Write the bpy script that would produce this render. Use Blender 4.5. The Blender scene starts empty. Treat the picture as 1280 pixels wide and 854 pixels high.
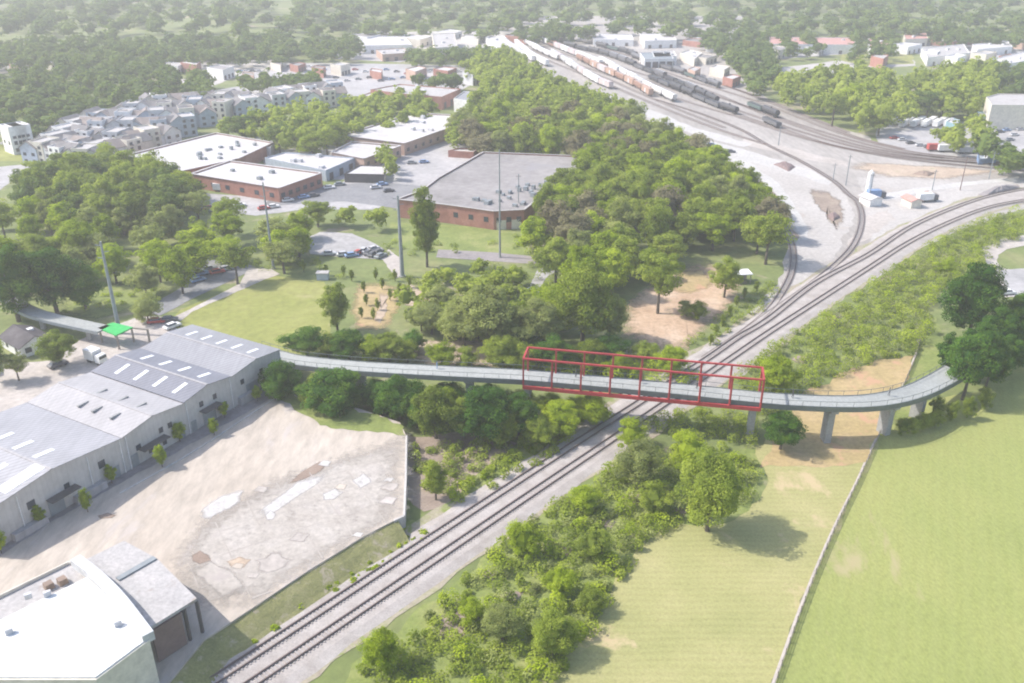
import bpy, math, random
import numpy as np
from mathutils import Vector, Matrix
from mathutils.geometry import tessellate_polygon
random.seed(7); RNG = np.random.default_rng(7)
PI = math.pi
scene = bpy.context.scene
COL = scene.collection
# ------------------------------------------------------------------ camera numbers, ground lookup
F, TH, H = 1100.0, math.radians(25.7), 93.0
def G(px, py, z=0.0):
    a = (px-640)/F; b = -(py-427)/F
    d = (a, math.cos(TH)+b*math.sin(TH), -math.sin(TH)+b*math.cos(TH))
    t = (z-H)/d[2]
    return (d[0]*t, d[1]*t)
def inside(x, y, poly):
    c = False; j = len(poly)-1
    for i in range(len(poly)):
        xi, yi = poly[i]; xj, yj = poly[j]
        if (yi > y) != (yj > y) and x < (xj-xi)*(y-yi)/(yj-yi)+xi: c = not c
        j = i
    return c
def ppm(py): return (py+102.4)*0.901/H          # picture px per metre on the ground at that row
LOT = 2.5                                        # level of the raised concrete lot
# ------------------------------------------------------------------ materials
MATS = {}; FA0 = -0.51
def nt(name):
    m = bpy.data.materials.new(name); m.use_nodes = True
    n = m.node_tree; b = n.nodes['Principled BSDF']
    return m, n, b
def ramp(n, stops):
    r = n.nodes.new('ShaderNodeValToRGB'); e = r.color_ramp.elements
    while len(e) < len(stops): e.new(0.5)
    for i, (p, c) in enumerate(stops): e[i].position = p; e[i].color = (*c, 1)
    return r
def noise(n, scale, detail=6, rough=0.6, vec=None, dist=0.0):
    t = n.nodes.new('ShaderNodeTexNoise'); t.inputs['Scale'].default_value = scale
    t.inputs['Detail'].default_value = detail; t.inputs['Roughness'].default_value = rough
    t.inputs['Distortion'].default_value = dist
    if vec is not None: n.links.new(vec, t.inputs['Vector'])
    return t
def geo(n, rot=0, scale=(1,1,1)):
    g = n.nodes.new('ShaderNodeNewGeometry'); m = n.nodes.new('ShaderNodeMapping')
    m.inputs['Rotation'].default_value = (0,0,rot); m.inputs['Scale'].default_value = scale
    n.links.new(g.outputs['Position'], m.inputs['Vector']); return m.outputs['Vector']
def mixc(n, a, b, fac, mode='MIX'):
    m = n.nodes.new('ShaderNodeMix'); m.data_type = 'RGBA'; m.blend_type = mode
    for s, v in ((m.inputs[0], fac), (m.inputs[6], a), (m.inputs[7], b)):
        if isinstance(v, (int, float)): s.default_value = v
        elif isinstance(v, tuple): s.default_value = (*v, 1)
        else: n.links.new(v, s)
    return m.outputs[2]
def mottled(name, cols, scale, rough=0.9, scale2=None, spots=None, bump=0.0, rot=0, stretch=(1,1,1), stripes=None, metal=0.0):
    """two octave mottling: cols = 3 colours dark..light; spots=(scale, colour, threshold) stains"""
    m, n, b = nt(name); v = geo(n, rot, stretch)
    a = noise(n, scale, 8, 0.65, v)
    k = len(cols); r = ramp(n, [(0.3+0.4*i/(k-1), c) for i, c in enumerate(cols)])
    n.links.new(a.outputs['Fac'], r.inputs['Fac']); c = r.outputs['Color']
    a2 = noise(n, scale2 or scale*9, 5, 0.7, v)
    r2 = ramp(n, [(0.3,(0.72,0.72,0.72)), (0.7,(1.22,1.22,1.22))]); n.links.new(a2.outputs['Fac'], r2.inputs['Fac'])
    c = mixc(n, c, r2.outputs['Color'], 0.8, 'MULTIPLY')
    if spots:
        s = noise(n, spots[0], 7, 0.7, v, 0.5); sr = ramp(n, [(spots[2],(0,0,0)), (min(spots[2]+0.07, 1),(1,1,1))])
        n.links.new(s.outputs['Fac'], sr.inputs['Fac']); c = mixc(n, c, spots[1], sr.outputs['Color'])
    if stripes:                                   # (rotation, period m, strength, colour)
        v3 = geo(n, stripes[0]); w = n.nodes.new('ShaderNodeTexWave'); n.links.new(v3, w.inputs['Vector'])
        w.inputs['Scale'].default_value = 0.314/stripes[1]; w.inputs['Distortion'].default_value = 2.5
        w.inputs['Detail'].default_value = 3; w.inputs['Detail Scale'].default_value = 0.4
        f = n.nodes.new('ShaderNodeMath'); f.operation = 'MULTIPLY'; f.inputs[1].default_value = stripes[2]
        n.links.new(w.outputs['Fac'], f.inputs[0]); c = mixc(n, c, stripes[3], f.outputs[0])
    n.links.new(c, b.inputs['Base Color']); b.inputs['Roughness'].default_value = rough
    b.inputs['Metallic'].default_value = metal
    if bump:
        bp = n.nodes.new('ShaderNodeBump'); bp.inputs['Strength'].default_value = bump; bp.inputs['Distance'].default_value = 0.3
        n.links.new(a2.outputs['Fac'], bp.inputs['Height']); n.links.new(bp.outputs[0], b.inputs['Normal'])
    MATS[name] = m; return m
def plain(name, col, rough=0.6, metal=0.0, var=0.18, scale=0.8):
    m, n, b = nt(name); v = geo(n); a = noise(n, scale, 6, 0.7, v)
    r = ramp(n, [(0.3, tuple(x*(1-var) for x in col)), (0.7, tuple(min(x*(1+var),1) for x in col))])
    n.links.new(a.outputs['Fac'], r.inputs['Fac']); n.links.new(r.outputs['Color'], b.inputs['Base Color'])
    b.inputs['Roughness'].default_value = rough; b.inputs['Metallic'].default_value = metal
    MATS[name] = m; return m
def ribbed(name, col, rot, period, rough=0.5, depth=0.25, var=0.1):
    """profiled sheet metal with seams and dirt"""
    m, n, b = nt(name); v = geo(n, rot)
    w = n.nodes.new('ShaderNodeTexWave'); n.links.new(v, w.inputs['Vector']); w.inputs['Scale'].default_value = 0.314/period
    wr = ramp(n, [(0.0, tuple(x*(1-depth) for x in col)), (0.35, col), (1.0, col)])
    n.links.new(w.outputs['Fac'], wr.inputs['Fac'])
    a = noise(n, 0.25, 7, 0.7, v); r2 = ramp(n, [(0.3,(1-var,)*3), (0.7,(1+var,)*3)]); n.links.new(a.outputs['Fac'], r2.inputs['Fac'])
    st = noise(n, 0.6, 4, 0.6, geo(n, rot, (3.0, 0.15, 1))); r3 = ramp(n, [(0.35,(0.9,0.9,0.9)), (0.65,(1.05,1.05,1.05))]); n.links.new(st.outputs['Fac'], r3.inputs['Fac'])
    c = mixc(n, wr.outputs['Color'], r2.outputs['Color'], 1.0, 'MULTIPLY'); c = mixc(n, c, r3.outputs['Color'], 1.0, 'MULTIPLY')
    n.links.new(c, b.inputs['Base Color']); b.inputs['Roughness'].default_value = rough
    MATS[name] = m; return m
def leafmat(name, stops, transl=0.3):
    m, n, b = nt(name)
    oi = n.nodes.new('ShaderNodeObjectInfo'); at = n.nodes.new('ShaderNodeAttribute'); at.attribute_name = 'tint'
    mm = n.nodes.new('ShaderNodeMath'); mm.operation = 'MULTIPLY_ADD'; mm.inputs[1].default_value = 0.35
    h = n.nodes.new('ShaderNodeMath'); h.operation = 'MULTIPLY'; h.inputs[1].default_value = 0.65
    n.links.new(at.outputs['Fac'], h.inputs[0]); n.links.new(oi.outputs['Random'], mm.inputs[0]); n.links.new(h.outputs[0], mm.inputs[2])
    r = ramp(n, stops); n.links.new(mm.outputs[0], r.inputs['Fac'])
    n.links.new(r.outputs['Color'], b.inputs['Base Color']); b.inputs['Roughness'].default_value = 0.75
    b.inputs['Specular IOR Level'].default_value = 0.12
    t = n.nodes.new('ShaderNodeBsdfTranslucent'); tc = mixc(n, r.outputs['Color'], (1.15,1.2,0.55), 1.0, 'MULTIPLY'); n.links.new(tc, t.inputs['Color'])
    mx = n.nodes.new('ShaderNodeMixShader'); mx.inputs[0].default_value = transl
    n.links.new(b.outputs[0], mx.inputs[1]); n.links.new(t.outputs[0], mx.inputs[2])
    n.links.new(mx.outputs[0], n.nodes['Material Output'].inputs['Surface'])
    MATS[name] = m; return m
leafmat('leaf_mid',    [(0.15,(0.145,0.195,0.028)), (0.5,(0.260,0.325,0.044)), (0.9,(0.395,0.455,0.070))], 0.45)
leafmat('leaf_bright', [(0.15,(0.195,0.260,0.016)), (0.5,(0.330,0.420,0.024)), (0.9,(0.470,0.545,0.042))], 0.45)
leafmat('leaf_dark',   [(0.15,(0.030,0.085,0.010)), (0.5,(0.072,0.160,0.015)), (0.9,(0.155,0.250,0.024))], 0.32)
leafmat('leaf_pale',   [(0.15,(0.195,0.225,0.075)), (0.5,(0.310,0.350,0.110)), (0.9,(0.420,0.455,0.150))], 0.45)
leafmat('leaf_dull',   [(0.15,(0.170,0.150,0.090)), (0.5,(0.250,0.230,0.125)), (0.9,(0.340,0.315,0.165))], 0.35)
leafmat('leaf_far',    [(0.15,(0.085,0.140,0.030)), (0.5,(0.165,0.230,0.046)), (0.9,(0.260,0.320,0.062))], 0.40)
mottled('bark', [(0.06,0.05,0.04),(0.11,0.09,0.07),(0.16,0.13,0.10)], 1.5)
mottled('ground', [(0.12,0.15,0.045),(0.165,0.2,0.06),(0.24,0.235,0.1)], 0.05, spots=(0.03,(0.33,0.27,0.20),0.58))
mottled('lawn', [(0.19,0.21,0.045),(0.25,0.26,0.065),(0.31,0.3,0.1)], 0.05, spots=(0.04,(0.36,0.31,0.15),0.60), stripes=(0.5,3.0,0.10,(0.30,0.32,0.12)))
mottled('field', [(0.205,0.24,0.065),(0.255,0.28,0.08),(0.31,0.31,0.1)], 0.03, scale2=2.2, spots=(0.045,(0.36,0.31,0.16),0.60), rot=1.2, stretch=(1,0.55,1), stripes=(0.42,2.2,0.14,(0.32,0.34,0.13)))
mottled('meadow', [(0.25,0.255,0.09),(0.315,0.3,0.12),(0.385,0.345,0.16)], 0.05, scale2=2.4, spots=(0.06,(0.46,0.36,0.21),0.57), stripes=(PI/2,1.3,0.16,(0.44,0.43,0.19)))
mottled('dry_grass', [(0.32,0.25,0.11),(0.4,0.3,0.145),(0.45,0.33,0.18)], 0.1, spots=(0.12,(0.46,0.28,0.17),0.56))
mottled('rough_grass', [(0.14,0.18,0.045),(0.2,0.24,0.06),(0.29,0.29,0.11)], 0.12, bump=0.5)
mottled('bank', [(.19,.19,.08),(.25,.245,.095),(.33,.30,.155)], 0.35, scale2=3, bump=0.6, spots=(.5,(.36,.31,.21),.56))
mottled('gravel', [(0.375,0.345,0.32),(0.44,0.41,0.385),(0.5,0.47,0.445)], 0.035, scale2=0.8, spots=(0.05,(0.40,0.35,0.31),0.62))
mottled('bright_gravel', [(0.44,0.42,0.4),(0.49,0.47,0.45),(0.54,0.52,0.5)], 0.1)
mottled('yard', [(0.28,0.25,0.23),(0.36,0.33,0.305),(0.455,0.42,0.39)], 0.03, scale2=0.5, rot=0.9, stretch=(1,0.25,1), spots=(0.05,(0.33,0.27,0.23),0.63))
mottled('ballast', [(0.32,0.28,0.255),(0.395,0.355,0.33),(0.465,0.425,0.4)], 0.3, scale2=4, bump=0.3)
mottled('dark_ballast', [(0.24,0.215,0.2),(0.29,0.265,0.25),(0.345,0.32,0.305)], 0.2)
mottled('weedy', [(.30,.245,.19),(.34,.30,.22),(.27,.28,.12)], 0.25, scale2=1.5, spots=(.3,(.20,.24,.06),.55))
mottled('asphalt', [(0.17,0.17,0.18),(0.22,0.22,0.23),(0.27,0.265,0.27)], 0.08)
mottled('parking', [(0.3,0.29,0.29),(0.38,0.365,0.365),(0.46,0.44,0.44)], 0.05, spots=(0.09,(0.28,0.27,0.27),0.6))
mottled('pale_road', [(0.36,0.32,0.29),(0.44,0.395,0.36),(0.51,0.46,0.43)], 0.08)
mottled('dirt', [(0.37,0.28,0.21),(0.45,0.35,0.265),(0.53,0.43,0.34)], 0.12, scale2=1.0, spots=(0.15,(0.34,0.30,0.17),0.60), bump=0.3)
mottled('dirt_orange', [(.40,.27,.175),(.49,.345,.235),(.56,.43,.32)], 0.12, scale2=1.0, spots=(0.15,(0.30,0.27,0.14),0.60), bump=0.3)
mottled('brown_scrub', [(0.22,0.17,0.14),(0.30,0.235,0.19),(0.37,0.30,0.23)], 0.2, bump=0.4)
mottled('lot', [(0.415,0.355,0.295),(0.455,0.395,0.335),(0.49,0.43,0.37)], 0.06, scale2=0.6, spots=(0.11,(0.47,0.42,0.39),0.57), rot=-1.06, stretch=(1,0.35,1))
mottled('slab_grey', [(0.355,0.315,0.28),(0.42,0.38,0.34),(0.475,0.435,0.4)], 0.15, spots=(0.3,(0.40,0.355,0.33),0.58))
mottled('slab_white', [(0.47,0.445,0.42),(0.51,0.485,0.465),(0.55,0.53,0.51)], 0.2)
mottled('stain', [(0.22,0.165,0.13),(0.27,0.2,0.16),(0.33,0.255,0.205)], 0.4)
mottled('dark_path', [(0.22,0.20,0.20),(0.28,0.25,0.25),(0.34,0.30,0.29)], 0.1)
mottled('concrete', [(0.27,0.27,0.265),(0.32,0.32,0.315),(0.36,0.36,0.355)], 0.3)
mottled('deck', [(0.29,0.3,0.285),(0.32,0.33,0.315),(0.35,0.36,0.345)], 0.2)
mottled('brick', [(0.30,0.13,0.10),(0.37,0.17,0.13),(0.43,0.22,0.17)], 0.3, scale2=3)
mottled('brick_tan', [(0.42,0.28,0.21),(0.48,0.33,0.26),(0.54,0.39,0.31)], 0.3)
mottled('roof_white', [(0.46,0.435,0.43),(0.53,0.505,0.5),(0.58,0.56,0.555)], 0.07, spots=(0.12,(0.55,0.51,0.49),0.62))
mottled('roof_grey', [(0.2,0.185,0.18),(0.265,0.245,0.24),(0.33,0.305,0.3)], 0.04, scale2=0.4, spots=(0.05,(0.27,0.255,0.265),0.56))
mottled('roof_bright', [(0.66,0.66,0.645),(0.72,0.72,0.7),(0.76,0.76,0.74)], 0.15)
mottled('roof_sheet', [(.62,.62,.61),(.68,.68,.665),(.73,.73,.715)], 0.12, spots=(0.35,(.60,.575,.54),.60), stripes=(FA0,1.2,0.10,(.5,.5,.5)))
mottled('roof_flat', [(0.36,0.34,0.335),(0.42,0.4,0.39),(0.48,0.45,0.44)], 0.18, spots=(0.25,(0.33,0.28,0.25),0.58))
mottled('shingle', [(0.13,0.125,0.13),(0.19,0.18,0.185),(0.26,0.245,0.25)], 0.25, scale2=3)
mottled('shingle_brown', [(0.2,0.165,0.155),(0.26,0.22,0.205),(0.32,0.275,0.26)], 0.25, scale2=3)
mottled('shingle_dark', [(0.055,0.05,0.055),(0.085,0.075,0.08),(0.13,0.12,0.125)], 0.25, scale2=3)
FA = math.atan2(0.8745, 0.485)                    # heading of the long warehouse front
ribbed('sheet_light', (0.37,0.36,0.375), FA, 0.9)
ribbed('sheet_pale', (0.40,0.38,0.38), FA, 1.1, depth=0.12)
ribbed('sheet_dark', (0.21,0.21,0.24), FA, 0.9)
ribbed('sheet_mid', (0.30,0.295,0.31), FA, 0.9)
ribbed('cladding', (0.50,0.48,0.455), FA, 0.5, depth=0.06)
for k, c in dict(white=(0.74,0.73,0.72), cream=(0.66,0.61,0.52), bluegrey=(0.38,0.43,0.50), lightgrey=(0.52,0.52,0.53), tan=(0.52,0.43,0.36), teal=(0.22,0.36,0.40), blue=(0.20,0.30,0.48),
                 darkgrey=(0.12,0.12,0.13), black=(0.055,0.055,0.06), rust=(0.30,0.17,0.12), red=(0.42,0.045,0.05), carred=(0.42,0.07,0.06), steel=(0.24,0.265,0.28), edge=(0.13,0.15,0.145),
                 railbrown=(0.13,0.095,0.085), oil_and_rail_shade=(0.24,0.205,0.195), sleeper=(0.36,0.325,0.31), pink=(0.52,0.44,0.43), orange=(0.42,0.27,0.20), darkgreen=(0.08,0.12,0.11),
                 green=(0.04,0.42,0.10), shade=(0.10,0.09,0.09), skylight=(0.78,0.79,0.80), skin=(0.45,0.30,0.22), redroof=(0.50,0.27,0.23), fence=(0.27,0.24,0.21), brownwall=(0.20,0.14,0.13)).items():
    plain(k, c)
mottled('joint', [(0.35,0.31,0.275),(0.385,0.345,0.31),(0.42,0.38,0.345)], 0.5)
m, n, b = nt('glass'); b.inputs['Base Color'].default_value = (0.05,0.06,0.075,1); b.inputs['Roughness'].default_value = 0.15; MATS['glass'] = m
# ------------------------------------------------------------------ mesh helpers
class MB:
    def __init__(s): s.v = []; s.f = []
    def add(s, vs, fs):
        o = len(s.v); s.v += [tuple(p) for p in vs]; s.f += [tuple(i+o for i in f) for f in fs]; return s
    def box(s, c, size, rz=0.0, taper=1.0):
        cx, cy, cz = c; sx, sy, sz = (d/2 for d in size); co, si = math.cos(rz), math.sin(rz); vs = []
        for z, t in ((-sz,1.0), (sz,taper)):
            for x, y in ((-sx,-sy),(sx,-sy),(sx,sy),(-sx,sy)):
                x *= t; y *= t; vs.append((cx+x*co-y*si, cy+x*si+y*co, cz+z))
        return s.add(vs, [(3,2,1,0),(4,5,6,7),(0,1,5,4),(1,2,6,5),(2,3,7,6),(3,0,4,7)])
    def bar(s, a, b, w, h=None):                  # rectangular bar from a to b
        a, b = Vector(a), Vector(b); d = (b-a).normalized(); h = h or w
        up = Vector((0,0,1)) if abs(d.z) < 0.9 else Vector((1,0,0))
        r = d.cross(up).normalized()*w/2; u = r.cross(d).normalized()*h/2; vs = []
        for p in (a, b): vs += [p-r-u, p+r-u, p+r+u, p-r+u]
        return s.add(vs, [(3,2,1,0),(4,5,6,7),(0,1,5,4),(1,2,6,5),(2,3,7,6),(3,0,4,7)])
    def tube(s, a, b, r0, r1, n=8):
        a, b = Vector(a), Vector(b); d = (b-a).normalized(); up = Vector((0,0,1)) if abs(d.z) < 0.9 else Vector((1,0,0))
        x = d.cross(up).normalized(); y = x.cross(d).normalized(); vs = []
        for p, r in ((a,r0),(b,r1)): vs += [p+(x*math.cos(2*PI*i/n)+y*math.sin(2*PI*i/n))*r for i in range(n)]
        return s.add(vs, [(i,(i+1)%n,n+(i+1)%n,n+i) for i in range(n)]+[tuple(range(n))[::-1], tuple(range(n,2*n))])
    def prism(s, pts, z0, z1):
        pts = ccw(pts); n = len(pts)
        tri = tessellate_polygon([[Vector((x,y,0)) for x,y in pts]])
        vs = [(x,y,z0) for x,y in pts]+[(x,y,z1) for x,y in pts]
        fs = [(i,(i+1)%n,n+(i+1)%n,n+i) for i in range(n)]
        for t in tri:
            a,b_,c = [pts[i] for i in t]; cr = (b_[0]-a[0])*(c[1]-a[1])-(b_[1]-a[1])*(c[0]-a[0])
            t = t if cr > 0 else t[::-1]; fs.append(tuple(i+n for i in t)); fs.append(tuple(reversed(t)))
        return s.add(vs, fs)
    def sheet(s, pts, z):
        pts = ccw(pts); tri = tessellate_polygon([[Vector((x,y,0)) for x,y in pts]]); fs = []
        for t in tri:
            a,b_,c = [pts[i] for i in t]; cr = (b_[0]-a[0])*(c[1]-a[1])-(b_[1]-a[1])*(c[0]-a[0]); fs.append(tuple(t) if cr > 0 else tuple(t[::-1]))
        return s.add([(x,y,z) for x,y in pts], fs)
    def build(s, name, mat, parent=None, org=None, label=None, smooth=False):
        me = bpy.data.meshes.new(name); v = s.v
        if org is None and parent is not None: org = parent.get('_o')
        if org is not None:
            ox, oy, oz = org[0], org[1], org[2]; v = [(x-ox, y-oy, z-oz) for x,y,z in v]
        me.from_pydata(v, [], s.f); me.materials.append(MATS[mat])
        if smooth: me.polygons.foreach_set('use_smooth', [True]*len(me.polygons))
        o = bpy.data.objects.new(name, me); COL.objects.link(o)
        if parent is not None:
            o.parent = parent
        if label: o['label'] = label
        return o
def ccw(p):
    a = sum(p[i][0]*p[(i+1)%len(p)][1]-p[(i+1)%len(p)][0]*p[i][1] for i in range(len(p)))
    return list(p) if a > 0 else list(p)[::-1]
ORG = {}
def thing(name, label, cat, loc=(0,0,0), rz=0.0, group=None, world=False):
    o = bpy.data.objects.new(name, None); COL.objects.link(o); o.location = loc; o.rotation_euler = (0,0,rz)
    o.empty_display_size = 0.5; o['label'] = label; o['category'] = cat
    if group: o['group'] = group
    if world: ORG[o.name] = loc
    return o
def part(mb, name, mat, t, label=None, smooth=False, org=None):
    return mb.build(name, mat, t, org=ORG.get(t.name, org), label=label, smooth=smooth)
def sub(mb, name, mat, p, root):                   # sub-part under part p of a thing built in world coordinates
    return mb.build(name, mat, p, org=ORG.get(root.name))
def tag(o, label=None, cat=None, group=None, kind=None):
    if label: o['label'] = label
    if cat: o['category'] = cat
    if group: o['group'] = group
    if kind: o['kind'] = kind
    return o
def copy_tree(o, loc, rz=0.0, label=None, group=None, scale=None):
    c = o.copy(); COL.objects.link(c); c.location = loc; c.rotation_euler = (0,0,rz)
    if scale: c.scale = scale
    if label: c['label'] = label
    if group: c['group'] = group
    def rec(a, b):
        for ch in list(a.children):
            d = ch.copy(); COL.objects.link(d); d.parent = b; rec(ch, d)
    rec(o, c); return c
# ------------------------------------------------------------------ ground sheets
def wobble(pts, amp, seg=2.0, closed=True, seed=0):
    rng = random.Random(seed or len(pts)*31+int(abs(pts[0][0])*7)); out = []; n = len(pts)
    for i in range(n):
        a, b_ = pts[i], pts[(i+1)%n]; L = math.dist(a,b_); k = max(1, min(60, int(L/seg))); nx, ny = -(b_[1]-a[1])/max(L,.01), (b_[0]-a[0])/max(L,.01)
        prev = 0
        for j in range(k):
            t = j/k; prev = prev*0.6 + rng.uniform(-amp,amp)*0.8; w = prev if j else 0
            out.append((a[0]+(b_[0]-a[0])*t+nx*w, a[1]+(b_[1]-a[1])*t+ny*w))
    return out
PC = [0]
def ground_patch(name, px, z, mat, amp=0.6, seg=2.0, level=0.0):
    PC[0] += 1; z += (PC[0]%20)*0.0009
    pts = [G(x,y,level) for x,y in px]
    if amp: pts = wobble(pts, amp, seg)
    o = MB().sheet(pts, level+z).build(name, mat); tag(o, kind='structure'); return o
def soft_material(mat):
    key = 'worn_'+mat
    if key not in MATS:
        m = MATS[mat].copy(); m.name = key; n = m.node_tree; out = n.nodes['Material Output']; src = out.inputs['Surface'].links[0].from_socket
        at = n.nodes.new('ShaderNodeAttribute'); at.attribute_name = 'inner'; g_ = n.nodes.new('ShaderNodeNewGeometry'); nz = noise(n, 0.55, 7, 0.75, g_.outputs['Position'])
        a = n.nodes.new('ShaderNodeMath'); a.operation = 'MULTIPLY_ADD'; a.inputs[1].default_value = 2.2; n.links.new(nz.outputs['Fac'], a.inputs[0]); a.inputs[2].default_value = -1.55
        b_ = n.nodes.new('ShaderNodeMath'); b_.operation = 'MULTIPLY_ADD'; b_.inputs[1].default_value = 1.55; b_.use_clamp = True
        n.links.new(at.outputs['Fac'], b_.inputs[0]); n.links.new(a.outputs[0], b_.inputs[2])
        tr = n.nodes.new('ShaderNodeBsdfTransparent'); mx = n.nodes.new('ShaderNodeMixShader')
        n.links.new(b_.outputs[0], mx.inputs[0]); n.links.new(tr.outputs[0], mx.inputs[1]); n.links.new(src, mx.inputs[2]); n.links.new(mx.outputs[0], out.inputs['Surface'])
        MATS[key] = m
    return key
def soft_patch(name, px, z, mat, amp=0.6, seg=1.5, level=0.0, grow=1.18):
    """worn patch whose edge breaks up into the ground around it"""
    PC[0] += 1; z += (PC[0]%20)*0.0009
    P = ccw([G(x,y,level) for x,y in px]); cx, cy = sum(p[0] for p in P)/len(P), sum(p[1] for p in P)/len(P)
    P = wobble([(cx+(x-cx)*grow, cy+(y-cy)*grow) for x,y in P], amp, seg); n = len(P); vs = []
    for f in (1.0, 0.8, 0.6): vs += [(cx+(x-cx)*f, cy+(y-cy)*f, level+z) for x,y in P]
    vs.append((cx,cy,level+z)); fs = [(k*n+i, k*n+(i+1)%n, (k+1)*n+(i+1)%n, (k+1)*n+i) for k in (0,1) for i in range(n)]+[(2*n+i, 2*n+(i+1)%n, 3*n) for i in range(n)]
    o = MB().add(vs, fs).build(name, soft_material(mat)); a = o.data.attributes.new('inner', 'FLOAT', 'POINT')
    a.data.foreach_set('value', [0.0]*n+[0.5]*n+[1.0]*n+[1.0]); tag(o, kind='structure'); return o
g = MB().sheet([(-1500,-300),(1500,-300),(1500,2600),(-1500,2600)], 0.0).build('ground','ground'); tag(g, kind='structure')
Z = 0.02
# --- big open areas
ground_patch('rail_yard_ground', [(600,40),(640,20),(930,20),(905,75),(935,105),(960,125),(1010,150),(1085,170),(1100,187),(1280,200),(1400,215),(1400,262),(1280,262),(1190,292),(1130,325),(1075,360),(1010,405),(960,448),(930,470),(870,478),(880,440),(930,398),(965,362),(980,335),(990,305),(982,270),(960,240),(925,212),(880,182),(830,163),(790,148),(740,118),(690,97),(650,82),(612,60)], 1*Z, 'yard', 1.0, 4)
ground_patch('gravel_yard', [(885,183),(1000,205),(1040,225),(1060,250),(1068,280),(1040,325),(1000,365),(965,398),(930,425),(925,410),(965,366),(985,338),(993,303),(985,268),(962,236),(925,208)], 2*Z, 'gravel', 1.2, 3)
soft_patch('sandy_ground', [(1075,203),(1200,210),(1260,214),(1190,224),(1110,222),(1060,210)], 2*Z, 'dirt', 1.5, 4)
ground_patch('gravel_ground', [(1070,222),(1200,228),(1290,222),(1290,236),(1185,262),(1135,285),(1090,310),(1085,280),(1080,245)], 2*Z, 'gravel', 1.0, 4)
ground_patch('scrub_edge', [(948,232),(962,236),(980,258),(990,280),(996,300),(986,296),(975,268),(960,250),(945,240)], 3*Z, 'brown_scrub', 1.4, 2)
ground_patch('wheel_track', [(905,187),(935,200),(975,232),(1000,268),(1010,300),(1003,300),(990,270),(965,238),(930,208),(900,193)], 3*Z, 'bright_gravel', .8, 3)
ground_patch('wheel_track', [(890,176),(950,193),(1010,212),(1040,228),(1035,232),(1000,220),(940,203),(885,183)], 4*Z, 'bright_gravel', .8, 3)
ground_patch('wheel_track', [(1085,245),(1130,238),(1200,228),(1270,222),(1270,226),(1200,234),(1130,246),(1085,256)], 3*Z, 'bright_gravel', .8, 3)
ground_patch('sandy_streak', [(930,172),(1000,188),(1060,203),(1060,208),(1000,198),(930,182)], 3*Z, 'pale_road', 1.2, 3)
ground_patch('sandy_streak', [(760,118),(820,140),(880,163),(940,180),(930,184),(870,170),(810,147),(755,123)], 3*Z, 'bright_gravel', 1.2, 4)
ground_patch('sandy_streak', [(1060,300),(1085,270),(1110,262),(1120,275),(1085,300),(1062,315)], 3*Z, 'pale_road', 1.2, 3)
soft_patch('scrub_patch', [(1012,236),(1030,238),(1052,250),(1055,275),(1045,288),(1032,270),(1018,255)], 3*Z, 'brown_scrub', 1.2, 2)
soft_patch('scrub_strip', [(963,205),(980,202),(1000,214),(1002,220),(978,214)], 3*Z, 'brown_scrub', 1.0, 2)
ground_patch('field', [(985,811),(1020,712),(1072,602),(1104,535),(1130,527),(1165,500),(1225,490),(1262,440),(1290,405),(1500,300),(1600,500),(1500,900),(955,900)], 2*Z, 'field', 0.4, 3)
ground_patch('grass_strip', [(1110,525),(1128,482),(1145,445),(1150,400),(1172,395),(1180,430),(1175,470),(1160,490),(1130,525)], 3*Z, 'rough_grass', 0.8)
ground_patch('meadow', [(640,900),(720,811),(748,770),(790,700),(812,668),(850,655),(905,655),(950,625),(955,585),(945,560),(990,520),(1010,495),(1105,535),(1072,602),(1020,712),(985,811),(955,900)], 2*Z, 'meadow', 0.8, 2)
ground_patch('dry_meadow', [(950,585),(975,545),(1000,500),(1040,475),(1090,452),(1143,445),(1128,480),(1104,533),(1082,578),(1030,585)], 3*Z, 'dry_grass', 1.0, 2)
ground_patch('lawn', [(225,388),(262,372),(330,343),(405,353),(420,372),(412,400),(412,440),(340,445),(225,415),(215,400)], 2*Z, 'lawn', 0.5, 3)
soft_patch('green_verge', [(70,372),(150,352),(215,360),(200,378),(120,402),(75,395)], 2*Z, 'rough_grass', 0.8)
soft_patch('dirt_clearing', [(496,356),(515,356),(532,366),(540,380),(520,388),(505,380),(500,372)], 3*Z, 'dirt', .8, 1.5)
soft_patch('dirt_clearing', [(445,355),(480,352),(498,362),(500,385),(490,405),(470,415),(445,413),(440,385)], 2*Z, 'dry_grass', 1.0, 2)
soft_patch('dirt_clearing', [(474,366),(486,368),(482,395),(476,405),(466,402),(474,385)], 3*Z, 'dirt', .8, 1.5)
soft_patch('dirt_ground', [(770,385),(795,360),(830,340),(862,328),(915,328),(935,342),(932,368),(905,396),(885,415),(862,445),(800,448),(765,425)], 2*Z, 'dirt_orange', 1.2, 2, grow=1.1)
soft_patch('dry_grass_oval', [(838,352),(855,338),(880,337),(892,350),(885,362),(858,368),(842,364)], 3*Z, 'dry_grass', 0.6, 1.5)
soft_patch('bare_ground', [(500,425),(620,425),(640,440),(640,462),(520,455)], 2*Z, 'dirt', 1.0, 2)
ground_patch('dirt_path', [(473,320),(486,312),(500,322),(504,345),(495,348),(484,334)], 3*Z, 'pale_road', 0.4)
ground_patch('pale_lot', [(382,298),(400,290),(440,292),(478,310),(478,325),(430,322),(388,318)], 3*Z, 'parking', 0.3)
ground_patch('concrete_path', [(657,370),(675,333),(692,330),(700,338),(685,345),(670,370)], 3*Z, 'parking', 0.4)
ground_patch('grass_lawn', [(490,278),(560,282),(625,285),(660,292),(665,322),(600,320),(540,312),(490,310)], 2*Z, 'rough_grass', 0.8)
ground_patch('road', [(548,312),(620,316),(660,320),(690,326),(690,332),(620,327),(545,322)], 3*Z, 'dark_path', 0.1)
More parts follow.
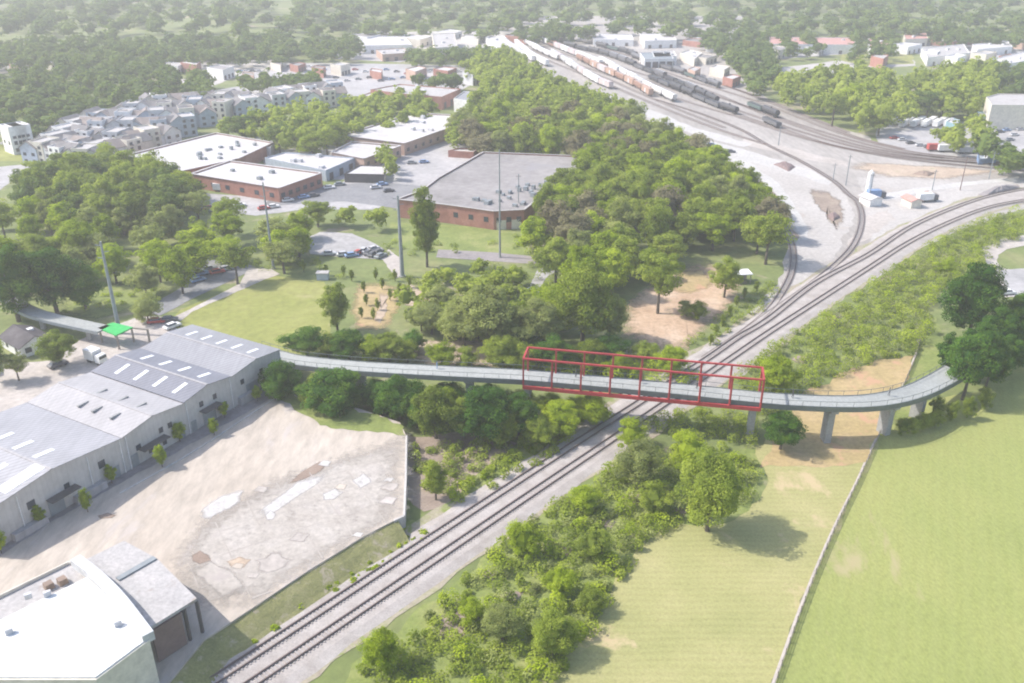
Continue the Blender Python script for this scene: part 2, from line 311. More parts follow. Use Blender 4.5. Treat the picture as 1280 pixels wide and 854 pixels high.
ground_patch('street', [(200,395),(232,378),(305,343),(325,345),(340,338),(305,330),(280,328),(245,322),(225,335),(250,345),(205,372),(180,392)], 3*Z, 'asphalt', 0.2, 3)
ground_patch('pavement', [(310,335),(340,337),(350,343),(330,350),(240,390),(225,402),(215,398),(300,355)], 4*Z, 'pale_road', 0.2)
ground_patch('street_ground', [(0,455),(70,450),(100,425),(175,395),(232,398),(238,412),(165,448),(110,478),(30,520),(-40,560),(-120,560),(-120,470)], 2*Z, 'pale_road', 0.4, 3)
ground_patch('car_park', [(235,240),(300,245),(400,240),(440,222),(490,222),(520,205),(600,185),(640,188),(600,200),(495,250),(470,262),(380,262),(320,270),(240,258)], 2*Z, 'parking', 0.4, 4)
ground_patch('asphalt_lot', [(590,262),(560,240),(520,232),(470,228),(400,232),(340,246),(330,258),(430,252),(500,262)], 3*Z, 'asphalt', 0.4, 4)
ground_patch('loading_yard', [(425,170),(500,180),(600,160),(660,185),(600,186),(500,222),(420,225),(330,205),(330,190),(400,182)], 1*Z, 'parking', 0.5, 4)
ground_patch('pale_ground', [(330,78),(480,80),(600,82),(600,100),(570,118),(440,130),(300,140),(200,160),(150,198),(60,205),(0,190),(0,178),(50,165),(120,140),(300,108)], 1*Z, 'parking', 0.8, 6)
ground_patch('gravel_lot', [(205,78),(340,74),(360,84),(300,95),(265,108),(240,118),(225,100),(270,90),(215,88)], 1*Z, 'gravel', 0.8, 6)
ground_patch('pale_field', [(0,82),(75,74),(70,84),(0,93)], 1*Z, 'gravel', 1, 6)
ground_patch('verge', [(-40,182),(25,180),(60,190),(90,196),(50,203),(-40,200)], 2*Z, 'lawn', 1.0, 4)
ground_patch('footpath', [(10,180),(22,176),(90,190),(92,197),(60,195)], 3*Z, 'pale_road', 0.3, 4)
ground_patch('side_road', [(-60,214),(30,206),(60,208),(20,222),(0,238),(-60,240)], 2*Z, 'parking', 0.5, 4)
ground_patch('far_field', [(965,86),(1045,76),(1140,72),(1145,82),(1075,88),(965,100)], 1*Z, 'gravel', 1.5, 8)
ground_patch('green_field', [(1052,68),(1140,66),(1142,80),(1085,82),(1052,76)], 2*Z, 'lawn', 1.5, 8)
ground_patch('works_yard', [(1095,165),(1110,148),(1180,150),(1290,160),(1290,200),(1200,200),(1130,192),(1098,182)], 2*Z, 'parking', 0.8, 6)
ground_patch('dirt_track', [(1225,312),(1250,300),(1300,292),(1300,304),(1258,312),(1248,322),(1252,335),(1300,345),(1300,370),(1256,372),(1240,340)], 3*Z, 'pale_road', 0.6)
ground_patch('side_lane', [(1250,338),(1300,335),(1300,372),(1262,370)], 4*Z, 'parking', 0.3)
ground_patch('top_yard', [(440,42),(600,38),(660,42),(610,60),(560,62),(450,60)], 1*Z, 'gravel', 1, 8)
# --- railway corridor
def px_line(pts, z=0.0): return [G(x,y,z) for x,y in pts]
def smooth_line(p, step=2.0):
    P = [Vector(q) for q in p]; P = [P[0]*2-P[1]]+P+[P[-1]*2-P[-2]]; out = []
    for i in range(1, len(P)-2):
        a,b_,c,d = P[i-1:i+3]; n = max(1, int((c-b_).length/step))
        for j in range(n):
            t = j/n; out.append(0.5*((2*b_)+(c-a)*t+(2*a-5*b_+4*c-d)*t*t+(3*b_-a-3*c+d)*t**3))
    out.append(P[-2]); return out
def resample(pl, step):
    out = [pl[0]]; acc = 0.0
    for a, b_ in zip(pl, pl[1:]):
        L = (b_-a).length; 
        while acc+L >= step:
            a = a+(b_-a)*((step-acc)/L); L = (b_-a).length; out.append(a); acc = 0.0
        acc += L
    return out
def normals(pl):
    out = []
    for i in range(len(pl)):
        d = (pl[min(i+1,len(pl)-1)]-pl[max(i-1,0)]).normalized(); out.append(Vector((-d.y, d.x)))
    return out
def ribbon(mb, pl, o0, o1, z0, z1=None):           # a strip between offsets; solid when z1 is given
    N = normals(pl); vs = []
    if z1 is None:
        for p, n_ in zip(pl, N): a, b_ = p+n_*o0, p+n_*o1; vs += [(a.x,a.y,z0),(b_.x,b_.y,z0)]
        mb.add(vs, [(2*i,2*i+2,2*i+3,2*i+1) if o0 < o1 and False else (2*i+1,2*i,2*i+2,2*i+3) for i in range(len(pl)-1)])
    else:
        for p, n_ in zip(pl, N): a, b_ = p+n_*o0, p+n_*o1; vs += [(a.x,a.y,z0),(a.x,a.y,z1),(b_.x,b_.y,z1),(b_.x,b_.y,z0)]
        fs = []
        for i in range(len(pl)-1):
            k = 4*i; fs += [(k,k+1,k+5,k+4),(k+1,k+2,k+6,k+5),(k+2,k+3,k+7,k+6)]
        fs += [(0,3,2,1), tuple(4*(len(pl)-1)+q for q in (0,1,2,3))]
        mb.add(vs, fs)
    return mb
main1 = [(210,892),(333,811),(640,608.5),(770,524),(877,455),(922,424),(960,401),(1020,355),(1085,320),(1135,287),(1185,264),(1235,247),(1290,236),(1400,218)]
main2 = [(262,893),(384,811),(640,636),(770,548),(877,475),(922,444),(960,418),(1020,379),(1085,337),(1135,305),(1185,280),(1235,261),(1290,250),(1400,232)]
# ballast bed under the two main tracks (slightly raised trapezium)
cl = [((Vector(a)+Vector(b_))/2) for a, b_ in zip(px_line(main1), px_line(main2))]
cl = smooth_line(cl, 4); N = normals(cl); mb = MB(); vs = []
rs = random.Random(3)
for p, n_ in zip(cl, N):
    e1, e2 = rs.uniform(-.35,.35), rs.uniform(-.35,.35)
    for o_, z_ in ((-6.6+e1,0.03),(-4.6,0.35),(4.6,0.35),(6.2+e2,0.03)): q = p+n_*o_; vs.append((q.x,q.y,z_))
rs2 = random.Random(9)
for sd_ in (-1,1):
    e = MB(); v2 = []; k1 = 0
    for p, n_ in zip(cl, N):
        k1 = k1*.6+rs2.uniform(-.8,.8); a_, c_ = p+n_*(5.8*sd_), p+n_*((7.4+k1)*sd_); v2 += [(a_.x,a_.y,0.066),(c_.x,c_.y,0.066)]
    e.add(v2, [(2*i,2*i+1,2*i+3,2*i+2) if sd_ > 0 else (2*i+1,2*i,2*i+2,2*i+3) for i in range(len(cl)-1)])
    o = e.build('weedy_edge','weedy'); tag(o, kind='structure')
mb.add(vs, [(4*i+j,4*i+4+j,4*i+5+j,4*i+1+j) for i in range(len(cl)-1) for j in range(3)])
o = mb.build('ballast_bed','ballast'); tag(o, kind='structure')
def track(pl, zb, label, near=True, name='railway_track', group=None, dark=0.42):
    c = pl[len(pl)//2]; t = thing(name, label, 'railway track', (c.x,c.y,0), 0, group, world=True)
    if near:
        mb = MB()
        for p, q in zip(resample(pl, 0.65), resample(pl, 0.65)[1:]):
            mb.box(((p.x), p.y, zb+0.05), (0.24, 2.5, 0.12), math.atan2(q.y-p.y, q.x-p.x))
        part(mb, 'sleepers', 'sleeper', t)
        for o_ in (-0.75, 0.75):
            part(ribbon(MB(), pl, o_-dark/2, o_+dark/2, zb+0.125), 'rail_shade_and_stain', 'oil_and_rail_shade', t)  # dark strip along the rail: its shadow painted in, together with oil staining
    else:
        part(ribbon(MB(), pl, -1.25, 1.25, zb+0.03, zb+0.10), 'sleepers', 'dark_ballast', t)
    for o_ in (-0.75, 0.75):
        part(ribbon(MB(), pl, o_-0.09, o_+0.09, zb+0.11, zb+0.30), 'rail', 'railbrown', t)
    return t
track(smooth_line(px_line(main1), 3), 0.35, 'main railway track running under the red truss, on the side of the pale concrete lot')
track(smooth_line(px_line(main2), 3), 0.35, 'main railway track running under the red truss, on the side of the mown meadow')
track(smooth_line(px_line([(900,438),(960,394),(1000,366),(1028,345),(1050,326),(1066,308),(1075,288),(1077,268),(1071,252),(1060,243),(1041,226),(1001,202),(960,182),(927,163),(877,143),(820,125)]), 3), 0.08, 'railway siding bending sharply from the main tracks back up into the yard')
track(smooth_line(px_line([(880,449),(930,415),(962,388),(978,365),(988,345),(992,325),(989,303),(980,280),(960,255),(930,228),(900,205)]), 3), 0.08, 'short railway siding curving along the edge of the wood to its end', )
YT = [  # yard tracks
 [(1400,226),(1280,214),(1170,204),(1085,192),(1000,172),(927,148),(860,128),(790,104),(730,84),(670,64),(615,46)],
 [(1400,220),(1280,209),(1170,200),(1085,188),(1010,168),(950,148),(880,124),(810,102),(750,82),(690,63),(635,46)],
 [(1280,206),(1170,197),(1095,184),(1020,163),(960,143),(905,124),(840,104),(780,86),(712,62),(650,46)],
 [(1240,201),(1150,192),(1085,178),(1030,160),(985,142),(930,122),(860,100),(800,80),(740,62),(665,45)],
 [(1130,187),(1070,172),(1020,152),(975,134),(930,116),(880,98),(820,78),(760,60),(690,45)],
 [(960,182),(900,163),(840,140),(795,121),(755,104),(715,88),(670,70),(625,52)],
 [(905,160),(850,138),(800,117),(757,98),(700,77),(650,58),(618,46)],
 [(1400,212),(1290,208),(1200,203),(1120,196),(1040,182),(985,164),(930,146),(870,122),(810,98)],
 [(1180,198),(1110,190),(1050,176),(990,156),(940,137),(890,116),(830,94),(770,74),(700,54)],
 [(1060,166),(1010,146),(960,126),(905,107),(850,88),(800,74),(750,60)],
]
YTW = []
for i, p in enumerate(YT):
    o = ribbon(MB(), smooth_line(px_line(p), 5), 1.9+.2*(i%2), -1.9-.3*(i%3), 0.034+0.003*i).build('track_bed','dark_ballast'); tag(o, kind='structure')
for i, p in enumerate(YT):
    pl = smooth_line(px_line(p), 5); YTW.append(pl)
    track(pl, 0.06, 'parallel track in the wide gravel rail yard', near=False, group='parallel tracks of the rail yard')
# ------------------------------------------------------------------ raised concrete lot
LOTPX = [(505,645),(507,600),(508,545),(500,528),(440,508),(372,496),(345,478)]
lot_pts = [G(x,y,LOT) for x,y in LOTPX] + [(-60,172),(-72,160),(-100,110),(-100,70),(-60,70)] + [G(x,y,LOT) for x,y in [(190,880),(255,800),(320,757),(387,712),(420,692),(455,670),(492,651)]]
o = MB().prism(lot_pts, -0.5, LOT).build('concrete_lot','lot'); tag(o, kind='structure')
mb = MB(); E = [G(x,y,LOT) for x,y in [(500,528),(508,545),(507,600),(505,645),(492,651),(455,670),(420,692)]]
for a, b_ in zip(E[1:], E[2:5]): mb.bar((a[0],a[1],LOT/2-.15),(b_[0],b_[1],LOT/2-.15),0.35,LOT+0.5)
o = mb.build('retaining_wall','slab_white'); tag(o, 'pale concrete retaining wall at the corner of the empty lot above the tracks', 'retaining wall')
def lp(name, px, k, mat, amp=0.3, seg=1.2):
    f = ground_patch if name in ('grass_edge','service_road') else soft_patch
    return f(name, px, k*Z, mat, amp, seg, level=LOT)
lp('grass_edge', [(345,480),(372,497),(440,510),(500,530),(508,545),(480,540),(400,532),(372,515),(350,500)], 1, 'rough_grass', 0.8)
lp('worn_ground', [(345,600),(505,545),(504,644),(420,690),(320,755),(240,760),(215,700),(255,650)], 1, 'slab_grey', 0.5)
lp('concrete_strip', [(322,640),(375,600),(407,592),(405,600),(345,640),(328,648)], 2, 'slab_white', 0.15)
lp('concrete_mark', [(250,640),(280,618),(305,613),(300,628),(262,650)], 2, 'slab_white', 0.5)
lp('concrete_blotch', [(402,618),(420,610),(430,616),(418,625),(404,626)], 2, 'slab_white', 0.3)
lp('concrete_spot', [(331,645),(338,638),(346,643),(342,650),(334,651)], 2, 'slab_white', 0.2)
lp('concrete_smear', [(440,600),(455,590),(465,603),(450,612)], 2, 'slab_white', 0.4)
mb = MB(); ja, jb = G(345,600,LOT), G(505,545,LOT)
SL = [G(x,y,LOT) for x,y in [(345,600),(505,545),(504,644),(420,690),(320,755),(240,760),(215,700),(255,650)]]
dj = Vector((0.86,0.51)); nj = Vector((-0.51,0.86)); rj = random.Random(8)
for fam, (d_, n_) in enumerate(((dj,nj),(nj,dj))):
    for k_ in range(-9, 10):
        base_ = Vector(G(380,660,LOT))+n_*k_*6.1
        for q_ in range(-14, 14):
            a, b_ = base_+d_*q_*3, base_+d_*(q_+1)*3
            if inside(a.x,a.y,SL) and inside(b_.x,b_.y,SL) and rj.random() < 0.75:
                w_ = rj.uniform(.05,.16); vs = [(a.x-n_.x*w_,a.y-n_.y*w_,LOT+.045+.002*fam),(b_.x-n_.x*w_,b_.y-n_.y*w_,LOT+.045+.002*fam),(b_.x+n_.x*w_,b_.y+n_.y*w_,LOT+.045+.002*fam),(a.x+n_.x*w_,a.y+n_.y*w_,LOT+.045+.002*fam)]
                mb.add(vs, [(0,1,2,3)] if (b_-a).cross(n_) > 0 else [(3,2,1,0)])
o = mb.build('slab_joints','joint'); tag(o, kind='structure')
for k_ in range(16):
    cx_, cy_ = rj.uniform(250,490), rj.uniform(560,740)
    if inside(*G(cx_,cy_,LOT), SL):
        w_ = rj.uniform(5,14); lp('worn_stain', [(cx_-w_,cy_+w_*.2),(cx_-w_*.2,cy_-w_*.45),(cx_+w_,cy_-w_*.3),(cx_+w_*.5,cy_+w_*.4)], 2.4+.05*k_, rj.choice(['lot','joint','pale_road','slab_white']), .5, 1)
lp('wet_stain', [(358,606),(380,588),(400,577),(410,579),(402,589),(375,602)], 2, 'stain', 0.2)
lp('dark_stain', [(238,695),(250,688),(262,694),(265,702),(250,706),(240,702)], 2, 'stain', 0.4)
lp('orange_stain', [(283,702),(300,695),(315,700),(305,710),(290,710)], 2, 'dirt', 0.5)
lp('broken_slab', [(236,712),(262,700),(290,712),(308,735),(280,752)], 2, 'slab_grey', 0.3)
lp('sandy_stain', [(320,700),(350,690),(365,700),(345,715),(322,715)], 2, 'pale_road', 0.6)
lp('oil_stain', [(122,645),(135,641),(147,644),(140,648),(125,649)], 2, 'stain', 0.2)
lp('service_road', [(-30,715),(60,655),(150,605),(225,563),(340,497),(350,492),(342,482),(200,560),(60,640),(-30,690)], 1, 'dark_path', 0.3)
mb = MB()                                            # kerb along the service road
K = [G(x,y,LOT) for x,y in [(-20,724),(60,672),(150,617),(225,575),(262,552),(345,497)]]
for a, b_ in zip(K[2:], K[3:]): mb.bar((a[0],a[1],LOT+.06),(b_[0],b_[1],LOT+.06),0.3,0.14)
o = mb.build('kerb','slab_white'); tag(o, kind='structure')
EB = [G(x,y,LOT) for x,y in [(497,649),(492,651),(455,670),(420,692),(387,712),(350,737),(320,757),(282,780),(255,800),(190,880)]]; mb = MB(); vs = []
for i, p in enumerate(EB):
    a, b_ = EB[max(i-1,0)], EB[min(i+1,len(EB)-1)]; d = (Vector(b_)-Vector(a)).normalized(); nn = Vector((-d.y,d.x)); nn = nn if nn.y < 0 else -nn; r1 = random.uniform(.9,1.1)
    for o_, z_ in ((0.02,LOT-.25),(1.8*r1,LOT*.62),(3.6*r1,LOT*.25),(5.2*r1,0.03)): vs.append((p[0]+nn.x*o_, p[1]+nn.y*o_, z_))
mb.add(vs, [(4*i+j,4*i+4+j,4*i+5+j,4*i+1+j) for i in range(len(EB)-1) for j in range(3)])
o = mb.build('embankment','bank'); tag(o, kind='structure')
ground_patch('embankment_grass', [(515,650),(540,668),(515,700),(440,730),(385,770),(330,810),(240,870),(200,860),(282,790),(320,770),(387,726),(420,706),(492,662)], 2*Z, 'rough_grass', 0.8, 1.5)
ground_patch('embankment_scrub', [(508,545),(600,540),(660,560),(640,590),(600,610),(560,632),(530,640),(508,620)], 2*Z, 'brown_scrub', 0.8, 2)
ground_patch('bank_grass', [(560,630),(610,607),(660,575),(720,535),(720,520),(690,525),(640,560),(590,600)], 3*Z, 'rough_grass', 0.6, 2)
ground_patch('scrub_ground', [(440,830),(560,740),(640,665),(700,625),(780,570),(960,560),(940,640),(830,665),(800,700),(740,780),(700,860),(430,900)], 1*Z, 'rough_grass', 1, 2)
for cx_, cy_, w_ in [(640,745,16),(610,720,14),(790,625,18),(760,655,14),(850,640,12),(705,690,12),(560,790,14),(1040,400,14),(1110,350,12),(1000,450,12)]:
    soft_patch('bare_scrub', [(cx_-w_,cy_),(cx_-w_*.3,cy_-w_*.5),(cx_+w_,cy_-w_*.3),(cx_+w_*.4,cy_+w_*.5)], 3*Z, 'brown_scrub', .8, 1.5)
soft_patch('bare_scrub', [(545,770),(590,750),(605,770),(580,800),(550,800)], 3*Z, 'brown_scrub', 1, 2)
# ------------------------------------------------------------------ foliage
def leaf_cloud(centres, rad, n, size, up=0.25, tint=None, seed=0):
    """quads scattered over blobs. centres (k,3), rad (k,3), n leaves per blob -> verts, faces, tint per vertex"""
    r = np.random.default_rng(seed); k = len(centres); c = np.repeat(centres, n, 0); R = np.repeat(rad, n, 0)
    d = r.normal(size=(k*n,3)); d[:,2] = d[:,2]+up; d /= np.linalg.norm(d, axis=1)[:,None]
    p = c + d*R*(0.72+0.36*r.random((k*n,1)))
    nrm = d*0.8 + r.normal(size=d.shape)*0.45 + np.array([-0.25,0,0.75]); nrm /= np.linalg.norm(nrm, axis=1)[:,None]
    t = np.cross(nrm, r.normal(size=d.shape)); t /= np.linalg.norm(t, axis=1)[:,None]+1e-9; b_ = np.cross(nrm, t)
    s = (np.atleast_1d(size) if np.ndim(size) else np.full(k, size)); s = np.repeat(s, n)[:,None]*(0.6+0.8*r.random((k*n,1)))
    t = t*s*0.5; b_ = b_*s*0.36
    v = np.stack([p-t, p+b_, p+t, p-b_], 1).reshape(-1,3)
    ti = (r.random(k) if tint is None else tint); ti = np.repeat(ti, n) + r.normal(size=k*n)*0.10
    return v, np.clip(np.repeat(ti, 4), 0, 1)
def quad_mesh(name, v, ti, mat):
    nq = len(v)//4; me = bpy.data.meshes.new(name); me.vertices.add(len(v)); me.vertices.foreach_set('co', v.astype(np.float32).ravel())
    me.loops.add(len(v)); me.loops.foreach_set('vertex_index', np.arange(len(v), dtype=np.int32))
    me.polygons.add(nq); me.polygons.foreach_set('loop_start', np.arange(0, len(v), 4, dtype=np.int32))
    me.update(calc_edges=True)
    a = me.attributes.new('tint', 'FLOAT', 'POINT'); a.data.foreach_set('value', ti.astype(np.float32))
    me.materials.append(MATS[mat]); return me
ICO = None
def blob_quads(centres, rad, rng):                   # rough closed quad-spheres filling the inside of a crown
    nu, nv = 7, 5; vs = []
    for c, R in zip(centres, rad):
        pt = [[None]*(nu+1) for _ in range(nv+1)]
        for j in range(nv+1):
            for i in range(nu):
                th = PI*j/nv; ph = 2*PI*i/nu; q = 0.85+0.3*rng.random()
                pt[j][i] = (c[0]+R[0]*math.sin(th)*math.cos(ph)*q, c[1]+R[1]*math.sin(th)*math.sin(ph)*q, c[2]+R[2]*math.cos(th)*q)
            pt[j][nu] = pt[j][0]
            if j in (0,nv): pt[j] = [pt[j][0]]*(nu+1)
        for j in range(nv):
            for i in range(nu): vs += [pt[j+1][i], pt[j+1][i+1], pt[j][i+1], pt[j][i]]
    return np.array(vs)
def crown_arrays(shape, nclump, nleaf, leaf, seed, core=True):
    """unit tree: total height 1, crown width 1 (scaled later in x,y,z by the copy)"""
    r = np.random.default_rng(seed); C = []; R = []
    lo = dict(round=0.13, tall=0.06, bush=0.0, open=0.30, wide=0.20)[shape]
    for _ in range(nclump):
        for _try in range(50):
            d = r.normal(size=3); d /= np.linalg.norm(d); q = r.random()**0.35
            x, y, z = d*q
            if shape == 'tall':
                if abs(z) > 0.98: continue
            break
        cz = lo+(1-lo)*(0.5+0.5*z*0.86); k = 0.40*(1.0-0.35*max(z,0)**2) if shape != 'tall' else 0.38*(1-0.5*abs(z-0.0)**2.5)
        lump = 1+0.16*math.sin(3*math.atan2(y,x)+seed)+0.1*math.sin(5*math.atan2(y,x)+2*seed)
        rr = (0.075+0.10*r.random())*(0.9 if shape == 'open' else 1.0)
        C.append((x*k*lump, y*k*lump, cz)); R.append((rr, rr, rr*0.62*(1-lo)*(0.62 if shape=='tall' else 1)))
    C, R = np.array(C), np.array(R)
    ti = np.clip(0.45+0.28*r.normal(size=nclump), 0, 1)
    v, t = leaf_cloud(C, R, nleaf, leaf, 0.3, ti, seed)
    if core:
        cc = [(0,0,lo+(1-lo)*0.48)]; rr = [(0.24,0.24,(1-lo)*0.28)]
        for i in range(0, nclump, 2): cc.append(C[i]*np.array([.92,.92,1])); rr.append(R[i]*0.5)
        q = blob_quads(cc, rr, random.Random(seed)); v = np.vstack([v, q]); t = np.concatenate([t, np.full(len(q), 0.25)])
    return v, t
def trunk_mb(seed, shape):
    r = random.Random(seed); m = MB(); h = dict(round=0.5, tall=0.6, bush=0.25, open=0.6, wide=0.45)[shape]
    w = 0.028 if shape != 'tall' else 0.034
    m.tube((0,0,-0.01), (0.01,0.0,h*0.5), w*1.25, w*0.85, 7); m.tube((0.01,0,h*0.5), (0.0,0.015,h), w*0.85, w*0.5, 7)
    for i in range(5):
        a = i*2*PI/5+r.random(); z0 = h*(0.5+0.4*r.random()); L = 0.24+0.12*r.random()
        m.tube((0,0,z0), (L*math.cos(a), L*math.sin(a), z0+0.18+0.1*r.random()), w*0.5, w*0.15, 5)
    return m
LIB = {}
def tree_lib(shape, mat, lod, var):
    key = (shape, mat, lod, var)
    if key not in LIB:
        kc = ('a', shape, lod, var)
        if kc not in LIB:
            n1, n2, lf = {'near':(80,230,0.026), 'mid':(60,115,0.038), 'far':(26,26,0.085)}[lod]
            if shape == 'bush': n1 = int(n1*0.6)
            if shape == 'open': n2 = int(n2*0.8)
            LIB[kc] = crown_arrays(shape, n1, n2, lf, var*13+len(shape)*7+1, core=(shape != 'open'))
            tb = trunk_mb(var+len(shape), shape); me = bpy.data.meshes.new('trunk'); me.from_pydata(tb.v, [], tb.f); me.materials.append(MATS['bark'])
            LIB[('t', shape, lod, var)] = me
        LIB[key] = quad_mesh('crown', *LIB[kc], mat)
    return LIB[key], LIB[('t', shape, lod, var)]
def make_tree(x, y, w, h, shape='round', mat='leaf_mid', lod='near', label='', cat='tree', group=None, name='tree', z=0.0, trunk=True):
    cm, tm = tree_lib(shape, mat, lod, random.randrange(4 if shape in ('round','bush') else 2))
    t = thing(name, label, cat, (x,y,z), random.random()*2*PI, group)
    t.scale = (w, w, h)
    c = bpy.data.objects.new('crown' if trunk else 'foliage', cm); COL.objects.link(c); c.parent = t
    if trunk:
        b_ = bpy.data.objects.new('trunk', tm); COL.objects.link(b_); b_.parent = t
    return t
def tree_px(cx, by, w, h, **kw):
    lvl = kw.get('z', 0.0); x, y = G(cx, by, lvl); k = ppm(by)*H/(H-lvl)
    return make_tree(x, y, w/k, h/k/0.93, **kw)
def scatter(px, z, gap, rng, limit=4000):
    P = [G(x,y,z) for x,y in px]; x0, x1 = min(p[0] for p in P), max(p[0] for p in P); y0, y1 = min(p[1] for p in P), max(p[1] for p in P)
    out = []; grid = {}; tries = int((x1-x0)*(y1-y0)/gap/gap*14)
    for _ in range(min(tries, 400000)):
        x, y = rng.uniform(x0,x1), rng.uniform(y0,y1)
        if not inside(x, y, P): continue
        g_ = gap*rng.uniform(0.8,1.15); gi, gj = int(x//gap), int(y//gap); ok = True
        for a in (-1,0,1):
            for b_ in (-1,0,1):
                for q in grid.get((gi+a,gj+b_), ()):
                    if (q[0]-x)**2+(q[1]-y)**2 < g_*g_: ok = False
        if ok: out.append((x,y)); grid.setdefault((gi,gj), []).append((x,y))
        if len(out) >= limit: break
    return out
# --- explicit trees: cx, base y, crown width, height in picture px
T = [
 (884,664,92,110,'round','leaf_mid','large round tree casting its shadow on the mown meadow beside the tracks'),
 (534,334,42,106,'tall','leaf_mid','tall narrow tree standing alone on the grass before the big grey-roofed factory'),
 (422,414,40,66,'tall','leaf_mid','column-shaped dark tree at the corner of the yellow-green lawn'),
 (1209,428,86,102,'round','leaf_dark','big dark round tree beyond the corner of the green field'),
 (1203,500,72,90,'wide','leaf_dark','dark bushy tree at the very end of the curved walkway'),
 (1238,452,54,72,'round','leaf_dark','dark tree second from the walkway end in the field-edge row'),
 (1262,432,52,68,'round','leaf_dark','dark tree in the field-edge row near the grey side lane'),
 (1290,420,54,74,'round','leaf_dark','dark tree at the frame edge of the field-edge row'),
 (353,508,58,60,'wide','leaf_dark','dark green flat-topped tree by the end of the grey warehouse row'),
 (76,458,52,46,'wide','leaf_mid','green tree in front of the dark-roofed house, its shadow beside the white van'),
 (24,476,34,38,'open','leaf_pale','small thin grey-green tree on the street verge below the house'),
 (-2,478,34,62,'round','leaf_mid','half-seen tree at the frame edge beside the dark-roofed house'),
 (186,402,42,38,'bush','leaf_pale','olive ball-shaped shrub tree beside the street corner parking'),
 (24,402,86,98,'round','leaf_dark','very dark tree behind the house at the start of the pale walkway'),
 (72,392,84,84,'round','leaf_dark','very dark broad tree above the pale walkway stub'),
 (108,388,54,60,'round','leaf_dark','dark tree nearest the leaning steel pole base'),
 (14,352,66,56,'round','leaf_bright','sunny yellow-green tree at the frame edge above the dark trees'),
 (50,345,70,52,'round','leaf_mid','green tree peeping over the very dark broad tree'),
 (105,330,60,56,'round','leaf_bright','bright tree crown behind the top of the leaning steel pole'),
 (478,838,54,62,'round','leaf_bright','bright green tree at the bottom edge beside the ballast'),
 (655,695,52,50,'bush','leaf_bright','bright green tree nearest the tracks in the brush'),
 (690,818,66,62,'round','leaf_mid','broad green tree where the brush meets the meadow bottom edge'),
 (628,800,56,52,'bush','leaf_pale','green tree in the thick of the bottom brush'),
 (742,700,50,44,'bush','leaf_mid','round green tree on the meadow side of the brush'),
 (800,602,66,58,'bush','leaf_pale','grey-green tree beside the tracks just below the red truss'),
 (738,765,44,36,'bush','leaf_mid','low green tree bordering the mown stripes of the meadow'),
 (385,447,60,40,'wide','leaf_dark','flat-topped dark tree first above the walkway by the lawn'),
 (437,450,54,40,'round','leaf_dark','dark tree second above the walkway beyond the lawn'),
 (487,452,52,38,'round','leaf_mid','green tree above the walkway left of the sandy gap'),
 (553,460,44,34,'round','leaf_bright','vivid lime tree right behind the walkway by the sandy gap'),
 (628,464,60,46,'round','leaf_mid','green tree behind the walkway just before the red truss'),
 (690,465,54,46,'round','leaf_dark','dark tree seen through the first truss panels'),
 (738,462,48,40,'round','leaf_mid','green tree seen through the middle truss panels'),
 (838,470,46,40,'round','leaf_bright','lime green tree seen through the truss beside the tracks'),
 (968,496,60,54,'round','leaf_bright','bright green tree behind the end of the red truss'),
 (975,562,56,52,'round','leaf_dark','dark green bush tree next to the tall pier at the truss end'),
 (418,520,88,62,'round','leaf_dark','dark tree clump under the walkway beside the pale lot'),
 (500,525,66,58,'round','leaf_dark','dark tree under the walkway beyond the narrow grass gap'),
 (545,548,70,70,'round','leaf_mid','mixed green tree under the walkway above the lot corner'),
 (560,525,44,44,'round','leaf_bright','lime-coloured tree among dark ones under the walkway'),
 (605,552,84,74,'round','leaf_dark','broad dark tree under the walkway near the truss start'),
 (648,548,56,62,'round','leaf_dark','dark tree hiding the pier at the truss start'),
 (700,545,60,48,'round','leaf_bright','vivid green tree under the first half of the truss'),
 (740,532,50,40,'round','leaf_bright','vivid green bush tree under the truss at the track edge'),
 (545,625,34,58,'tall','leaf_mid','slim young tree on the bank beside the lot corner'),
 (728,428,90,100,'round','leaf_mid','broad grey-green tree with a lit crown behind the red truss'),
 (762,425,52,60,'round','leaf_pale','pale tree beside the orange dirt clearing behind the truss'),
 (610,438,90,84,'round','leaf_pale','wide hazy tree behind the walkway left of the truss'),
 (670,440,74,70,'round','leaf_pale','hazy tree between the two wide ones behind the truss start'),
 (822,392,64,82,'open','leaf_mid','thin-stemmed tree shading the dirt clearing'),
 (905,372,44,52,'round','leaf_mid','tree standing behind the small shelter roof'),
 (1180,345,30,26,'bush','leaf_bright','bright shrub above the big dark round tree'),
]
